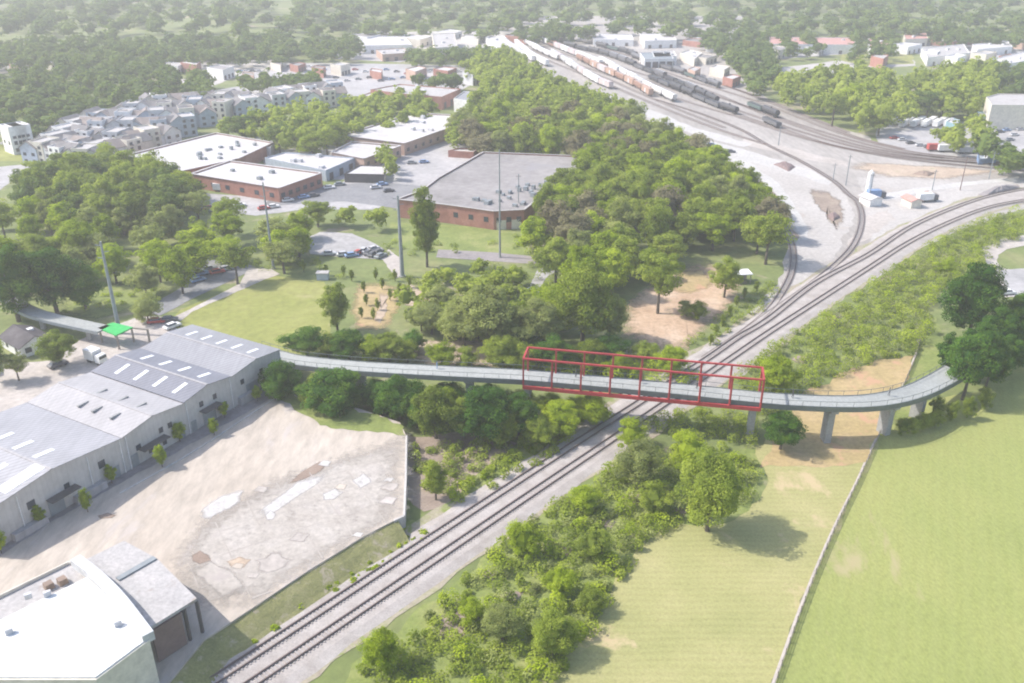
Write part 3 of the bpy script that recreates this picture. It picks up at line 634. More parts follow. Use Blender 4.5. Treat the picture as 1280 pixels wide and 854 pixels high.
T += [
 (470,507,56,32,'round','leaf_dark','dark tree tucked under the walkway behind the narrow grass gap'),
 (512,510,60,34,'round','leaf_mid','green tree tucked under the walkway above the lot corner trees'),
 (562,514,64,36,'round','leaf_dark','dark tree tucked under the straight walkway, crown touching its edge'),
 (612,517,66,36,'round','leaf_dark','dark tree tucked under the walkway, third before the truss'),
 (652,519,50,34,'bush','leaf_mid','green tree tucked right under the truss start'),
 (688,522,46,32,'bush','leaf_bright','lime tree tucked under the second truss panel'),
 (722,520,40,26,'bush','leaf_bright','lime bush tucked under the third truss panel'),
 (1232,484,48,58,'round','leaf_dark','dark tree on the field side of the row by the walkway end'),
 (1254,470,48,54,'round','leaf_dark','dark tree on the field side of the row, midway to the frame edge'),
 (1278,452,50,54,'round','leaf_dark','dark tree on the field side of the row at the frame edge'),
 (1180,470,36,60,'tall','leaf_dark','slim dark tree beside the grass strip above the walkway end'),
 (580,432,70,58,'round','leaf_pale','hazy rounded tree above the lime tree behind the walkway'),
 (645,425,60,50,'round','leaf_bright','lit tree between hazy ones behind the walkway'),
 (690,410,60,56,'round','leaf_bright','lit tree left of the broad grey-green one behind the truss'),
 (540,418,56,40,'bush','leaf_pale','low pale tree beside the dirt clearing and the sandy gap'),
 (518,440,40,30,'bush','leaf_dark','dark bushy tree at the sandy gap'),
 (585,462,40,30,'bush','leaf_mid','green bush tree between lime and green ones behind the walkway'),
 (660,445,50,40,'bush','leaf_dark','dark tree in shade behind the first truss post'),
 (760,452,60,34,'bush','leaf_dark','dark tree behind the middle of the truss'),
 (805,455,44,30,'bush','leaf_mid','green bush tree at the foot of the orange clearing'),
 (872,400,30,26,'bush','leaf_mid','small bush on the slope of the dirt clearing'),
 (858,395,30,20,'bush','leaf_pale','low pale bush in the middle of the dirt clearing'),
 (812,350,44,40,'round','leaf_bright','bright tree at the top edge of the dirt clearing'),
 (1215,478,60,80,'round','leaf_dark','dark tree between the big round one and the walkway end, second row'),
 (1272,455,44,40,'bush','leaf_dark','low dark tree at the foot of the field-edge row'),
 (411,449,44,34,'bush','leaf_mid','bushy tree between the first two dark trees above the walkway'),
 (463,451,46,34,'bush','leaf_bright','bright bushy tree in the row above the walkway'),
 (510,453,36,30,'bush','leaf_mid','last bushy tree of the row above the walkway before the sandy gap'),
 (655,466,44,40,'round','leaf_mid','green tree behind the first truss post'),
 (770,468,40,30,'bush','leaf_bright','lime bush tree behind the middle of the truss'),
 (395,512,50,46,'bush','leaf_mid','green bushy tree between the warehouse-end tree and the dark clump'),
 (440,512,48,46,'bush','leaf_dark','dark bushy tree left of the narrow grass gap under the walkway'),
 (478,520,40,40,'bush','leaf_dark','dark bushy tree right of the narrow grass gap under the walkway'),
 (522,535,50,50,'bush','leaf_dark','dark bushy tree behind the lot corner'),
 (580,548,50,56,'round','leaf_mid','green tree in the thick dark group under the walkway'),
 (630,560,50,50,'bush','leaf_mid','green bushy tree at the edge of the brown scrub'),
 (675,560,50,44,'bush','leaf_mid','green bushy tree left of the tracks under the truss'),
 (860,585,60,50,'bush','leaf_bright','bright bushy tree behind the large round shadow-casting one'),
 (815,640,48,42,'bush','leaf_mid','bushy tree left of the large round shadow-casting one'),
 (790,560,50,40,'bush','leaf_bright','lime bushy tree at the track edge under the truss'),
 (590,780,44,40,'bush','leaf_bright','round tree in the brush nearest the bottom ballast edge'),
 (700,745,48,42,'bush','leaf_bright','lit tree in the middle of the bottom brush'),
 (730,640,46,40,'bush','leaf_bright','lime bush tree at the ballast edge halfway up the brush'),
]
for cx, by, w, h, sh, mt, lab in T:
    tree_px(cx, by, w, h, shape=sh, mat=mt, label=lab, lod='near' if by > 300 else 'mid')
for cx, by in [(452,398),(467,400),(458,382),(472,388),(488,376),(478,362),(500,368),(455,366),(494,352),(470,350),(512,360),(440,352),(408,345),(380,340),(430,346),(520,396),(508,402),(903,408),(912,396),(920,384),(930,374),(895,420),(945,366),(888,432)]:
    tree_px(cx, by, 8, 17, shape='tall', mat='leaf_mid', lod='mid', label='slim young sapling on the rough ground near the lawn or the siding', group='saplings on the rough ground', name='sapling')
for i, (cx, by, w, h) in enumerate([(2,692,20,36),(51,656,18,30),(110,640,17,34),(140,604,16,28),(203,584,18,32),(225,552,20,30),(268,544,15,24),(281,522,15,24),(322,502,14,22)]):
    tree_px(cx, by, w, h, shape='tall' if i%2 else 'round', mat='leaf_bright', label='young street tree in the shaded strip along the grey warehouse front', group='young trees along the warehouse front', z=LOT, name='street_tree')
for cx, by in [(1168,524),(1188,528),(1208,524),(1227,513)]:
    tree_px(cx, by, 21, 33, shape='bush', mat='leaf_mid', label='round clipped bush in the short row under the walkway end', cat='bush', name='bush', group='round bushes at the walkway end', trunk=False)
for cx, by in [(1127,544),(1139,542),(1150,538),(1160,536),(1169,534)]:
    tree_px(cx, by, 22, 25, shape='bush', mat='leaf_mid', label='green bush in the overlapping hedge row beside the last pier', cat='bush', name='bush', group='hedge bushes beside the last pier', trunk=False)
# --- woods: individual trees where they show largest, the rest one mass
W = [ # polygon of crown middles, z of it, gap, (w range), (h range), mats, label, group
 ([(585,78),(620,62),(690,100),(740,120),(800,150),(850,175),(890,190),(930,220),(965,255),(978,285),(975,318),(930,328),(880,338),(800,345),(740,345),(700,330),(668,300),(660,270),(690,235),(730,215),(738,195),(700,185),(640,180),(590,176),(570,160),(595,140),(605,110)], 8, 8.2, (11,16), (12,18), ['leaf_mid','leaf_bright','leaf_mid','leaf_bright','leaf_mid','leaf_pale','leaf_mid','leaf_dull'], 'leafy tree in the dense wood between the grey factory and the rail yard', 'trees of the wood beside the rail yard'),
 ([(30,222),(60,205),(130,200),(205,205),(238,235),(232,262),(150,262),(60,258),(20,245)], 8, 8.0, (11,16), (12,17), ['leaf_far','leaf_mid'], 'dark green tree in the wood below the townhouses', 'trees of the wood below the townhouses'),
 ([(-20,262),(60,250),(150,262),(235,258),(300,268),(335,285),(370,300),(365,325),(320,325),(250,330),(200,345),(150,345),(90,325),(-20,320)], 7, 10.0, (8,13), (9,14), ['leaf_pale','leaf_bright','leaf_pale','leaf_mid','leaf_bright'], 'leafy tree in the grove beyond the lawn and street', 'trees of the grove beyond the lawn'),
 ([(360,268),(420,258),(495,262),(498,290),(440,286),(395,285),(370,300)], 6, 8.5, (9,12), (8,11), ['leaf_mid','leaf_bright','leaf_bright'], 'rounded tree in the belt above the pale trailer lot', 'trees of the belt above the trailer lot'),
 ([(545,330),(620,328),(680,345),(700,365),(700,400),(640,405),(580,400),(545,392),(520,360)], 4, 7.2, (5.5,9), (4.5,7.5), ['leaf_pale','leaf_pale','leaf_mid','leaf_bright'], 'small leafy tree in the thicket below the factory road', 'trees of the thicket below the factory road'),
 ([(500,372),(560,352),(640,350),(690,360),(700,405),(640,415),(570,415),(520,408)], 3, 6.0, (6,9), (5,8), ['leaf_pale','leaf_bright','leaf_pale','leaf_mid'], 'pale leafy tree in the band behind the straight walkway', 'trees of the band behind the straight walkway'),
 ([(325,145),(380,132),(430,150),(430,178),(400,185),(360,180),(300,165),(275,160)], 7, 8.5, (11,15), (12,15), ['leaf_mid','leaf_far'], 'tree in the clump between the townhouses and white-roofed warehouses', 'trees of the clump by the white-roofed warehouses'),
 ([(430,128),(500,115),(535,118),(540,140),(500,155),(440,162)], 6, 8.5, (10,14), (9,13), ['leaf_mid','leaf_bright','leaf_far'], 'tree in the clump before the red-brick building', 'trees of the clump before the red-brick building'),
 ([(965,105),(1020,90),(1075,85),(1140,100),(1200,85),(1245,80),(1240,120),(1215,135),(1150,135),(1100,150),(1070,150),(1020,130),(965,115)], 8, 10.5, (12,17), (13,18), ['leaf_mid','leaf_far','leaf_mid','leaf_bright'], 'leafy tree in the wooded strip beyond the rail yard', 'trees of the strip beyond the rail yard'),
 ([(1175,165),(1215,150),(1235,162),(1232,180),(1195,182),(1180,178)], 6, 9, (10,14), (10,13), ['leaf_mid','leaf_bright'], 'leafy tree by the parked trucks of the works yard', 'trees by the works yard'),
 ([(475,185),(500,200),(492,212),(478,205)], 5, 8, (8,11), (8,11), ['leaf_mid'], 'tree between the white-roofed warehouses and their car park', 'trees at the warehouse car park'),
 ([(560,165),(600,150),(600,172),(570,176)], 6, 8, (9,12), (10,13), ['leaf_far'], 'tree at the end of the long white warehouse roofs', 'trees at the end of the long white roofs'),
]
EXC = [[G(x,y) for x,y in p] for p in ([(780,385),(815,350),(862,326),(950,322),(955,352),(925,380),(905,400),(870,440),(800,445),(785,412)], [(880,450),(905,395),(985,300),(1010,300),(1000,370),(920,450)],
 [(380,296),(400,288),(440,288),(482,308),(482,330),(430,328),(385,322)], [(640,335),(700,325),(705,340),(675,375),(652,375)], [(490,275),(680,285),(680,325),(560,318),(490,318)])]
cand = []
rr = random.Random(11)
for px, z, gap, wr, hr, mats, lab, grp in W:
    for x, y in scatter(px, z, gap, rr):
        if any(inside(x, y, e) for e in EXC): continue
        w, h = rr.uniform(*wr), rr.uniform(*hr); dep = math.hypot(y, H-5)
        cand.append((w*h/dep**2*(1.0+0.0*x), x, y, w, h, rr.choice(mats), lab, grp))
cand.sort(key=lambda c: -c[0])
NIND = 228
print('TREES candidates', len(cand))
for s_, x, y, w, h, mt, lab, grp in cand[:NIND]:
    make_tree(x, y, w, h, shape=random.choice(['round','round','wide','round','open']), mat=mt, lod='mid', label=lab, group=grp)
def mass(name, pts, mats_, label, zf=1.0, lod='far'):
    """many far trees as one object"""
    V = []; Tn = []; r = random.Random(len(pts))
    lib = [crown_arrays('round', 20, 20, 0.10, 100+k) for k in range(4)]
    for x, y, w, h in pts:
        v, t = lib[r.randrange(4)]; a = r.random()*6.28; c, s = math.cos(a), math.sin(a)
        q = np.empty_like(v); q[:,0] = (v[:,0]*c-v[:,1]*s)*w+x; q[:,1] = (v[:,0]*s+v[:,1]*c)*w+y; q[:,2] = v[:,2]*h
        V.append(q); Tn.append(np.clip(t*0.6+r.random()*0.5, 0, 1))
    me = quad_mesh(name, np.vstack(V), np.concatenate(Tn), mats_); o = bpy.data.objects.new(name, me); COL.objects.link(o)
    return tag(o, label, 'woods', kind='stuff')
if len(cand) > NIND:
    mass('woodland', [(c[1],c[2],c[3],c[4]) for c in cand[NIND:]], 'leaf_mid', 'more distant trees of the woods around the rail yard and roofs')
far_pts = []
for px, gap in [([(-60,60),(0,52),(60,48),(200,46),(330,44),(360,60),(350,72),(210,74),(200,84),(225,95),(220,118),(170,128),(100,140),(60,162),(0,165),(-60,165),(-60,95),(70,86),(75,76),(-60,82)], 11.5),
                ([(330,44),(440,48),(450,60),(440,68),(370,66),(340,62)], 12), ([(510,62),(600,60),(640,66),(600,74),(520,72)], 11),
                ([(305,98),(395,92),(400,103),(340,107),(298,104)], 10), ([(520,94),(575,95),(575,101),(525,100)], 9),
                ([(240,92),(265,95),(262,118),(235,118)], 9),
                ([(640,36),(730,36),(735,44),(650,46)], 13), ([(880,36),(960,42),(960,62),(900,60),(880,48)], 12),
                ([(890,55),(960,62),(972,80),(960,100),(945,108),(925,80)], 11),
                ([(960,36),(1010,40),(1030,60),(985,62)], 13), ([(1070,36),(1120,36),(1115,66),(1065,66)], 14), ([(1150,36),(1290,36),(1290,50),(1180,50)], 13), ([(1240,82),(1300,82),(1300,112),(1245,118)], 10), ([(1225,175),(1300,185),(1300,205),(1240,198)], 9)]:
    for x, y in scatter(px, 8, gap, rr): far_pts.append((x, y, rr.uniform(12,18), rr.uniform(10,15)))
print('far', len(far_pts))
mass('distant_woods', far_pts, 'leaf_far', 'far-off wooded belts beyond the townhouses and the rail yard')
hz = []
for x, y in scatter([(-700,42),(2000,42),(2600,-30),(-1300,-30)], 8, 19, rr, 2600): hz.append((x, y, rr.uniform(20,28), rr.uniform(13,20)))
mass('horizon_woods', hz, 'leaf_far', 'continuous wooded land at the far top of the view')
# --- undergrowth
CORNER = [G(*p) for p in [(500,605),(560,625),(570,655),(520,670),(495,660)]]
def brush(name, specs, mat, label, nleaf=70):
    """specs: (poly px, gap m, radius range, height range)"""
    C = []; R = []; r = random.Random(len(name)*5+len(specs))
    for px, gap, ra, hh in specs:
        for x, y in scatter(px, 0.5, gap, r):
            if inside(x, y, CORNER): continue
            a = r.uniform(*ra); h = r.uniform(*hh)
            for _ in range(2):
                C.append((x+r.uniform(-.5,.5)*a, y+r.uniform(-.5,.5)*a, h*0.45)); R.append((a*r.uniform(.6,1), a*r.uniform(.6,1), h*0.55))
    C, R = np.array(C), np.array(R)
    v, t = leaf_cloud(C, R, nleaf, 0.36, 0.6, None, 5)
    o = bpy.data.objects.new(name, quad_mesh(name, v, t, mat)); COL.objects.link(o)
    print(name, len(v)//4); return tag(o, label, 'undergrowth', kind='stuff')
BIG = [(925,470),(960,440),(1000,415),(1060,380),(1100,352),(1150,318),(1190,292),(1240,272),(1300,262),(1300,285),(1260,300),(1225,312),(1240,335),(1180,360),(1160,390),(1147,440),(1090,450),(1030,475),(990,500),(950,520)]
LOW = [(500,800),(560,745),(640,668),(700,630),(770,580),(830,560),(900,560),(945,580),(930,625),(850,652),(805,672),(785,700),(745,770),(715,811),(680,860),(470,880),(450,840)]
brush('undergrowth', [(BIG, 3.0, (1.2,2.4), (1.2,3.2)), (LOW, 2.5, (0.9,2.0), (0.8,2.4)), ([(640,600),(700,560),(745,515),(700,512),(650,540),(560,560),(520,560),(515,600),(540,640)], 2.8, (0.9,1.8), (0.8,2.2)), ([(780,545),(840,540),(945,560),(940,520),(870,512),(830,518)], 2.5, (1.2,2),(1.2,2.6))], 'leaf_mid', 'green brush and saplings covering the banks on both sides of the tracks', 90)
brush('bright_undergrowth', [(BIG, 8.5, (2.0,3.4), (2.4,4.4)), (LOW, 7.0, (1.5,2.6), (1.8,3.4)), ([(640,455),(860,462),(880,470),(860,480),(640,470)], 4, (1.5,2.5),(2,4)), ([(660,540),(745,512),(735,505),(650,520)], 3.5, (1.2,2.2),(1.5,3)), ([(590,612),(650,575),(715,533),(722,520),(690,532),(640,565),(560,622)], 3, (0.8,1.6),(0.8,1.8))], 'leaf_bright', 'lime-green bushes standing out in the trackside brush', 120)
brush('pale_undergrowth', [(BIG, 5.0, (1.5,2.8), (1.2,2.6)), (LOW, 4.6, (1.2,2.2), (1.0,2.4)), ([(520,560),(600,545),(650,560),(600,600),(540,620)], 3.5, (1,2),(0.8,1.8))], 'leaf_pale', 'grey-green scrub patches in the trackside brush', 80)
brush('garden_scrub', [([(400,345),(560,340),(640,330),(700,330),(720,370),(700,400),(560,410),(540,380),(500,345),(440,345)], 4.5, (1.2,2.2),(1,2.4)), ([(860,430),(905,395),(935,368),(965,350),(975,362),(940,392),(895,430)], 3, (1,2),(.8,2)), ([(240,330),(400,322),(400,335),(330,335)], 4, (1,2),(1,2.4)), ([(480,300),(560,300),(680,318),(690,300),(640,290),(560,318),(480,318)], 6, (1,2),(.8,1.8))], 'leaf_mid', 'scattered scrub around the dirt clearings and the lawn edges', 60)
brush('verge_scrub', [([(300,815),(400,748),(500,692),(535,668),(505,652),(400,704),(280,780)], 1.3, (0.35,0.9),(0.3,0.9)), ([(70,392),(200,376),(190,360),(100,370)], 3.5, (.8,1.6),(.5,1.5))], 'leaf_bright', 'low weeds on the grass bank between the lot and the tracks', 50)
#PART2
# ------------------------------------------------------------------ buildings
def inset(pts, d):
    pts = ccw(pts); n = len(pts); out = []
    for i in range(n):
        p0, p1, p2 = Vector(pts[i-1]), Vector(pts[i]), Vector(pts[(i+1)%n])
        a = (p1-p0).normalized(); b_ = (p2-p1).normalized(); n1 = Vector((-a.y,a.x)); n2 = Vector((-b_.y,b_.x))
        bis = (n1+n2); bis = bis/max(bis.length_squared,0.3)*2*0.5*2/2
        out.append(tuple(p1+bis*d))
    return out
def flat_building(name, label, px, h, wall, roof, base=0.0, cat='building', par=0.5, units=(), windows=(), doors=(), trim=None, world_pts=None, group=None):
    """roof outline given in the picture at roof level; windows/doors = (edge i, count, z0, z1, width)"""
    P = ccw(world_pts or [G(x,y,base+h) for x,y in px]); c = (sum(p[0] for p in P)/len(P), sum(p[1] for p in P)/len(P), base)
    t = thing(name, label, cat, c, 0, group, world=True); n = len(P); zt = base+h; I = inset(P, 0.35)
    vs = [(x,y,base-0.4) for x,y in P]+[(x,y,zt) for x,y in P]+[(x,y,zt) for x,y in I]+[(x,y,zt-par-0.1) for x,y in I]
    fs = []
    for i in range(n):
        j = (i+1)%n; fs += [(i,j,n+j,n+i),(n+i,n+j,2*n+j,2*n+i),(2*n+i,2*n+j,3*n+j,3*n+i)]
    part(MB().add(vs, fs), 'wall', wall, t)
    r = part(MB().sheet(inset(P, 0.36), zt-par), 'roof', roof, t)
    if trim:
        mb = MB()
        for i in range(n): a, b_ = P[i], P[(i+1)%n]; mb.bar((a[0],a[1],zt+.03), (b_[0],b_[1],zt+.03), 0.75, 0.14)
        part(mb, 'parapet_cap', trim, t)
    rs = random.Random(int(abs(c[0]*10))+n)
    for fx, fy, sx, sy, sz, mt in units:            # roof units in quad coordinates 0..1
        a, b_, c_, d = P[0], P[1], P[2], P[3] if n > 3 else P[0]
        x = (a[0]*(1-fx)+b_[0]*fx)*(1-fy)+(d[0]*(1-fx)+c_[0]*fx)*fy; y = (a[1]*(1-fx)+b_[1]*fx)*(1-fy)+(d[1]*(1-fx)+c_[1]*fx)*fy
        sub(MB().box((x,y,zt-par+sz/2),(sx,sy,sz),math.atan2(b_[1]-a[1],b_[0]-a[0]),0.92), 'roof_unit', mt, r, t)
    for kind, lst in (('window',windows),('door',doors)):
        for e, cnt, z0, z1, wd, *rest in lst:
            a, b_ = Vector(P[e%n]), Vector(P[(e+1)%n]); L = (b_-a).length; d = (b_-a)/L; nn = Vector((d.y,-d.x)); rz = math.atan2(d.y,d.x)
            for k in range(cnt):
                s = L*(k+0.5)/cnt; p = a+d*s+nn*0.03; m_ = rest[0] if rest else ('glass' if kind == 'window' else 'lightgrey')
                part(MB().box((p.x,p.y,base+(z0+z1)/2),(wd,0.14,z1-z0),rz), kind, m_, t)
    return t
def auto_units(n, seed, s=(1.4,2.6), mat='lightgrey'):
    r = random.Random(seed); return [(r.uniform(.1,.9), r.uniform(.12,.88), r.uniform(*s), r.uniform(*s), r.uniform(.8,1.5), mat) for _ in range(n)]
# long row of four grey warehouses on the raised lot; front runs along u, depth along nv
u = Vector((0.485,0.8745)).normalized(); nv = Vector((-u.y,u.x)); P0 = Vector((-69.8,133.7)); DEP = 25.8; EZ = 7.0; VSEED = 1
def gable_unit(label, t0, t1, roofmat, rise=1.1, dep=DEP, hz=0.0, sky=(), back=0.0, ntag=None):
    o = P0+u*t0; c = (o.x,o.y,LOT); t = thing('warehouse', label, 'warehouse', c, 0, 'grey warehouse units in a row', world=True)
    tm = (t0+t1)/2; zb, ze = LOT-3.0, LOT+EZ+hz
    def W(s, d, z): p = P0+u*s+nv*d; return (p.x,p.y,z)
    vs = []
    for d in (0.0, dep): vs += [W(t0,d,zb), W(t1,d,zb), W(t1,d,ze), W(tm,d,ze+rise), W(t0,d,ze)]
    part(MB().add(vs, [(0,1,2,3,4),(9,8,7,6,5),(1,6,7,2),(0,4,9,5)]), 'wall', 'cladding', t)
    ov = 0.35; vs = []
    for d in (-ov, dep+ov):
        for z in (0.03, 0.16): vs += [W(t0+.06,d,ze+z), W(tm,d,ze+rise+z), W(t1-.06,d,ze+z)]
    # d0: low 0-2, high 3-5 ; d1: low 6-8, high 9-11
    r = part(MB().add(vs, [(3,9,10,4),(4,10,11,5),(0,1,7,6),(1,2,8,7),(0,3,4,1),(1,4,5,2),(6,7,10,9),(7,8,11,10),(0,6,9,3),(2,5,11,8)]), 'roof', roofmat, t)
    sub(MB().bar(W(tm,-ov,ze+rise+.2), W(tm,dep+ov,ze+rise+.2), 0.45, 0.1), 'ridge_cap', 'sheet_pale', r, t)
    for s, d, L, wd in sky:                          # skylight panels, s as share across one slope pair
        ss = t0+(t1-t0)*s; half = (t1-t0)/2
        z = lambda q: ze+0.16+0.05+rise*(1-abs(q-tm)/half)
        vs = [W(ss-L/2,d-wd/2,z(ss-L/2)), W(ss+L/2,d-wd/2,z(ss+L/2)), W(ss+L/2,d+wd/2,z(ss+L/2)), W(ss-L/2,d+wd/2,z(ss-L/2))]
        v2 = [(x,y,z_-0.045) for x,y,z_ in vs]
        sub(MB().add(vs+v2, [(0,1,2,3),(0,4,5,1),(1,5,6,2),(2,6,7,3),(3,7,4,0)]), 'skylight', 'skylight', r, t)
    return t, W, zb, ze
rzf = math.atan2(u.y,u.x)
def wall_bits(t, W, t0, t1, wins, doors, pipes, canopies=(), low=()):
    for s, z, w, h in wins:
        x,y,z_ = W(s,-0.03,LOT+z); part(MB().box((x,y,z_),(w,0.12,h),rzf), 'window', 'glass', t)
    for s, w, h in doors:
        x,y,z_ = W(s,-0.03,LOT+h/2); part(MB().box((x,y,z_),(w,0.14,h),rzf), 'door', 'steel', t)
    for s in pipes: part(MB().bar(W(s,-0.14,LOT), W(s,-0.14,LOT+EZ), 0.14), 'drainpipe', 'white', t)
    for s, w, z in canopies:
        x,y,z_ = W(s,-0.9,LOT+z); part(MB().box((x,y,z_),(w,1.8,0.15),rzf), 'canopy', 'shade', t)
    for s, w, h, d in low: 
        x,y,z_ = W(s,-d/2,LOT+h/2); part(MB().box((x,y,z_),(w,d,h),rzf,0.96), 'loading_bay', 'sheet_pale', t)
t, W_, *_ = gable_unit('grey warehouse unit with three skylights in a line, nearest to the white-roofed building', -27, 0, 'sheet_light', 1.4, sky=[(0.60,5.5,3.6,1.0),(0.60,11,3.6,1.0),(0.60,16.5,3.6,1.0),(0.36,2.2,7.2,2.6),(0.3,8,6,1.2)])
wall_bits(t, W_, -27, 0, [(-4.5,4.2,1.3,1.4),(-11.5,3.8,1.0,1.2),(-18,4.2,1.4,1.4)], [(-14,2.8,3.2),(-2,1.2,2.3)], [-0.4,-7,-20], [(-12.8,5.5,3.4)], [(-8,6,1.4,1.2),(-19.5,6,1.3,1.2)])
t, W_, *_ = gable_unit('pale plain-roofed warehouse unit of the grey row, without skylights', 0, 14.2, 'sheet_pale', 1.0)
wall_bits(t, W_, 0, 14.2, [(3.2,3.4,1.0,1.1),(8.5,4.2,.9,1.1),(10.6,4.2,.9,1.1),(11.4,1.8,.9,1.6),(5.6,1.7,.9,1.6),(7.2,1.7,.9,1.6),(8.8,1.7,.9,1.6)], [(2,1.4,2.6),(13,1.2,2.3)], [0.9], [(6,6,3.0)])
# roof vents on the pale unit
def vents(t, W_, pts, z):
    for s, d in pts:
        x,y,z_ = W_(s,d,z); part(MB().box((x,y,z_),(2.2,0.5,0.35),rzf), 'roof_vent', 'concrete', t)
vents(t, W_, [(4,6),(4,11),(4,15),(9,5),(9,10),(9,16)], LOT+EZ+0.9)
t, W_, *_ = gable_unit('dark slate-roofed warehouse unit with eight bright skylights', 14.2, 26.6, 'sheet_dark', 1.0, hz=0.15, sky=[(0.26,d,3.4,0.9) for d in (4,9.5,15,20.5)]+[(0.76,d,3.0,0.9) for d in (4,9.5,15,20.5)])
wall_bits(t, W_, 14.2, 26.6, [(18.5,4.8,.9,1.1),(22,4.8,.9,1.1),(24,1.8,1.4,1.2)], [(16,1.2,2.3),(20,3.2,3.2)], [14.8,26.2], [(20,4.5,3.5)])
t, W_, *_ = gable_unit('grey warehouse unit with one row of five skylights, next to the lawn', 26.6, 41, 'sheet_mid', 0.9, sky=[(0.70,d,3.0,0.8) for d in (3.5,8,12.5,17,21.5)])
wall_bits(t, W_, 26.6, 41, [(29.5,4.6,.9,1.1),(35,4.6,.9,1.1),(38.5,4.6,.9,1.1)], [(32,3.4,3.4),(39.6,1.2,2.3)], [40.6], [], [(29.6,4,1.8,1)])
# buildings at the bottom corner
def px3(l, z): return [G(x,y,z) for x,y in l]
HB = 6.5
# barrel-roofed white hall
hall = thing('hall', 'bright white-roofed hall with a raised pale edge at the bottom corner of the view', 'building', (*G(60,770,LOT+HB), LOT), 0, None, world=True)
A = px3([(110,721),(150,757),(187,800),(120,850),(-60,850),(-60,802),(-4,777)], LOT+HB+1)
part(MB().prism(A, LOT-.3, LOT+HB+1), 'wall', 'cream', hall)
part(MB().prism(inset(A, 0.5), LOT+HB+1.003, LOT+HB+1.2), 'roof', 'roof_sheet', hall)
ed = smooth_line(px3([(97,703),(122,722),(152,752),(188,799)], LOT+HB+1), 1.0)
part(ribbon(MB(), ed, -0.9, 0.6, LOT+HB+0.6, LOT+HB+2.0), 'raised_edge', 'lightgrey', hall)
for x, y in [(60,745),(36,748),(148,782),(12,792)]:
    p = G(x,y,LOT+HB+1.2); part(MB().box((*p,LOT+HB+1.6),(0.9,0.5,0.8),0.6), 'roof_vent', 'lightgrey', hall)
flat_building('low_building', 'low grey-roofed wing along the back of the white hall with two dark vents', [(-60,796),(-42,764),(0,743),(84,702),(97,702),(109,724),(-4,781)], HB-.2, 'cream', 'roof_flat', LOT, units=[(.3,.5,1.2,1.2,.9,'stain'),(.6,.45,1.2,1.2,.9,'stain')])
shed_h = 6.2
S = px3([(100,703),(155,676),(196,698),(246,748),(188,784)], LOT+shed_h)
shed = thing('open_shed', 'grey flat-roofed shed with a dark open side facing the tracks', 'shed', (*S[3],LOT), 0, None, world=True)
r = part(MB().prism(S, LOT+shed_h-0.45, LOT+shed_h), 'roof', 'roof_flat', shed)
a, b_ = px3([(147,725),(194,698)], LOT+shed_h); sub(MB().bar((*a,LOT+shed_h+.12),(*b_,LOT+shed_h+.12),0.9,0.22), 'gutter_step', 'steel', r, shed)
part(MB().bar((*S[0],LOT+shed_h/2-.3),(*S[1],LOT+shed_h/2-.3),0.3,shed_h-.7), 'wall', 'brick', shed)
part(MB().bar((*S[1],LOT+shed_h/2-.3),(*S[2],LOT+shed_h/2-.3),0.3,shed_h-.7), 'wall', 'brick', shed)
m1 = [(S[3][0]*k+S[4][0]*(1-k), S[3][1]*k+S[4][1]*(1-k)) for k in (0.0,0.62)]
part(MB().bar((*m1[0],LOT+shed_h/2-.3),(*m1[1],LOT+shed_h/2-.3),0.3,shed_h-.7), 'wall', 'brownwall', shed)
for k in (0.68,0.96):
    p = (S[3][0]*k+S[4][0]*(1-k)*1.0, S[3][1]*k+S[4][1]*(1-k)); q = p
    part(MB().bar((q[0],q[1]+.3,LOT),(q[0],q[1]+.3,LOT+shed_h-.5),0.4), 'post', 'shade', shed)
q = ((S[2][0]*.5+S[3][0]*.5)-.2, (S[2][1]*.5+S[3][1]*.5)); part(MB().bar((*q,LOT),(*q,LOT+shed_h-.5),0.4), 'post', 'shade', shed)
# industrial buildings beyond
flat_building('factory', 'huge grey flat-roofed red-brick factory in front of the dense wood', [(496,249),(527,238),(548,222),(604,190),(729,195),(727,205),(655,262),(617,264),(560,256)], 6.5, 'brick', 'roof_grey', par=0.5, trim='roof_flat',
  units=auto_units(26, 4, (0.8,1.8), 'steel'), windows=[(i,3,2.5,4.2,1.6) for i in (0,1)], doors=[(1,2,0,3.2,3.2,'cream')])
flat_building('warehouse', 'white-roofed brown-brick warehouse nearest the car park, two vents on its roof', [(239,217),(287,201),(402,216),(348,235)], 5.5, 'brick', 'roof_white', units=[(.3,.35,1.8,1.8,1.2,'steel'),(.7,.4,1.8,1.8,1.2,'steel'),(.5,.75,1.4,1.4,1,'steel')], windows=[(0,6,1.6,3.2,2),(3,6,1.6,3.2,2)], doors=[(1,4,0,3.5,3.2,'lightgrey')], trim='roof_white')
flat_building('warehouse', 'largest white-roofed warehouse below the townhouses, many small vents on it', [(145,197),(270,166),(341,178),(298,198),(212,217)], 5.5, 'brick', 'roof_white', units=auto_units(14, 9, (1,2), 'steel'), windows=[(3,7,1.6,3,1.8)], trim='roof_white')
flat_building('low_building', 'low white-roofed building with pale blue front between two brick warehouses', [(331,197),(356,190),(444,197),(407,213)], 4.5, 'bluegrey', 'roof_white', units=auto_units(4, 3), doors=[(0,3,0,2.8,2.6,'shade'),(1,4,0,2.8,2.6,'shade')])
flat_building('warehouse', 'small white-roofed tan-brick warehouse in front of the longest white roofs', [(414,190),(440,177),(501,182),(455,198)], 5, 'brick_tan', 'roof_white', trim='roof_white', windows=[(0,5,1.5,3,1.6)])
flat_building('warehouse', 'long white-roofed tan-walled warehouse, its two roofs stepping up towards the wood', [(427,169),(516,141),(592,145),(560,160),(505,179)], 5.5, 'brick_tan', 'roof_white', trim='roof_white', units=auto_units(8, 21), windows=[(0,6,1.5,3,1.8)])
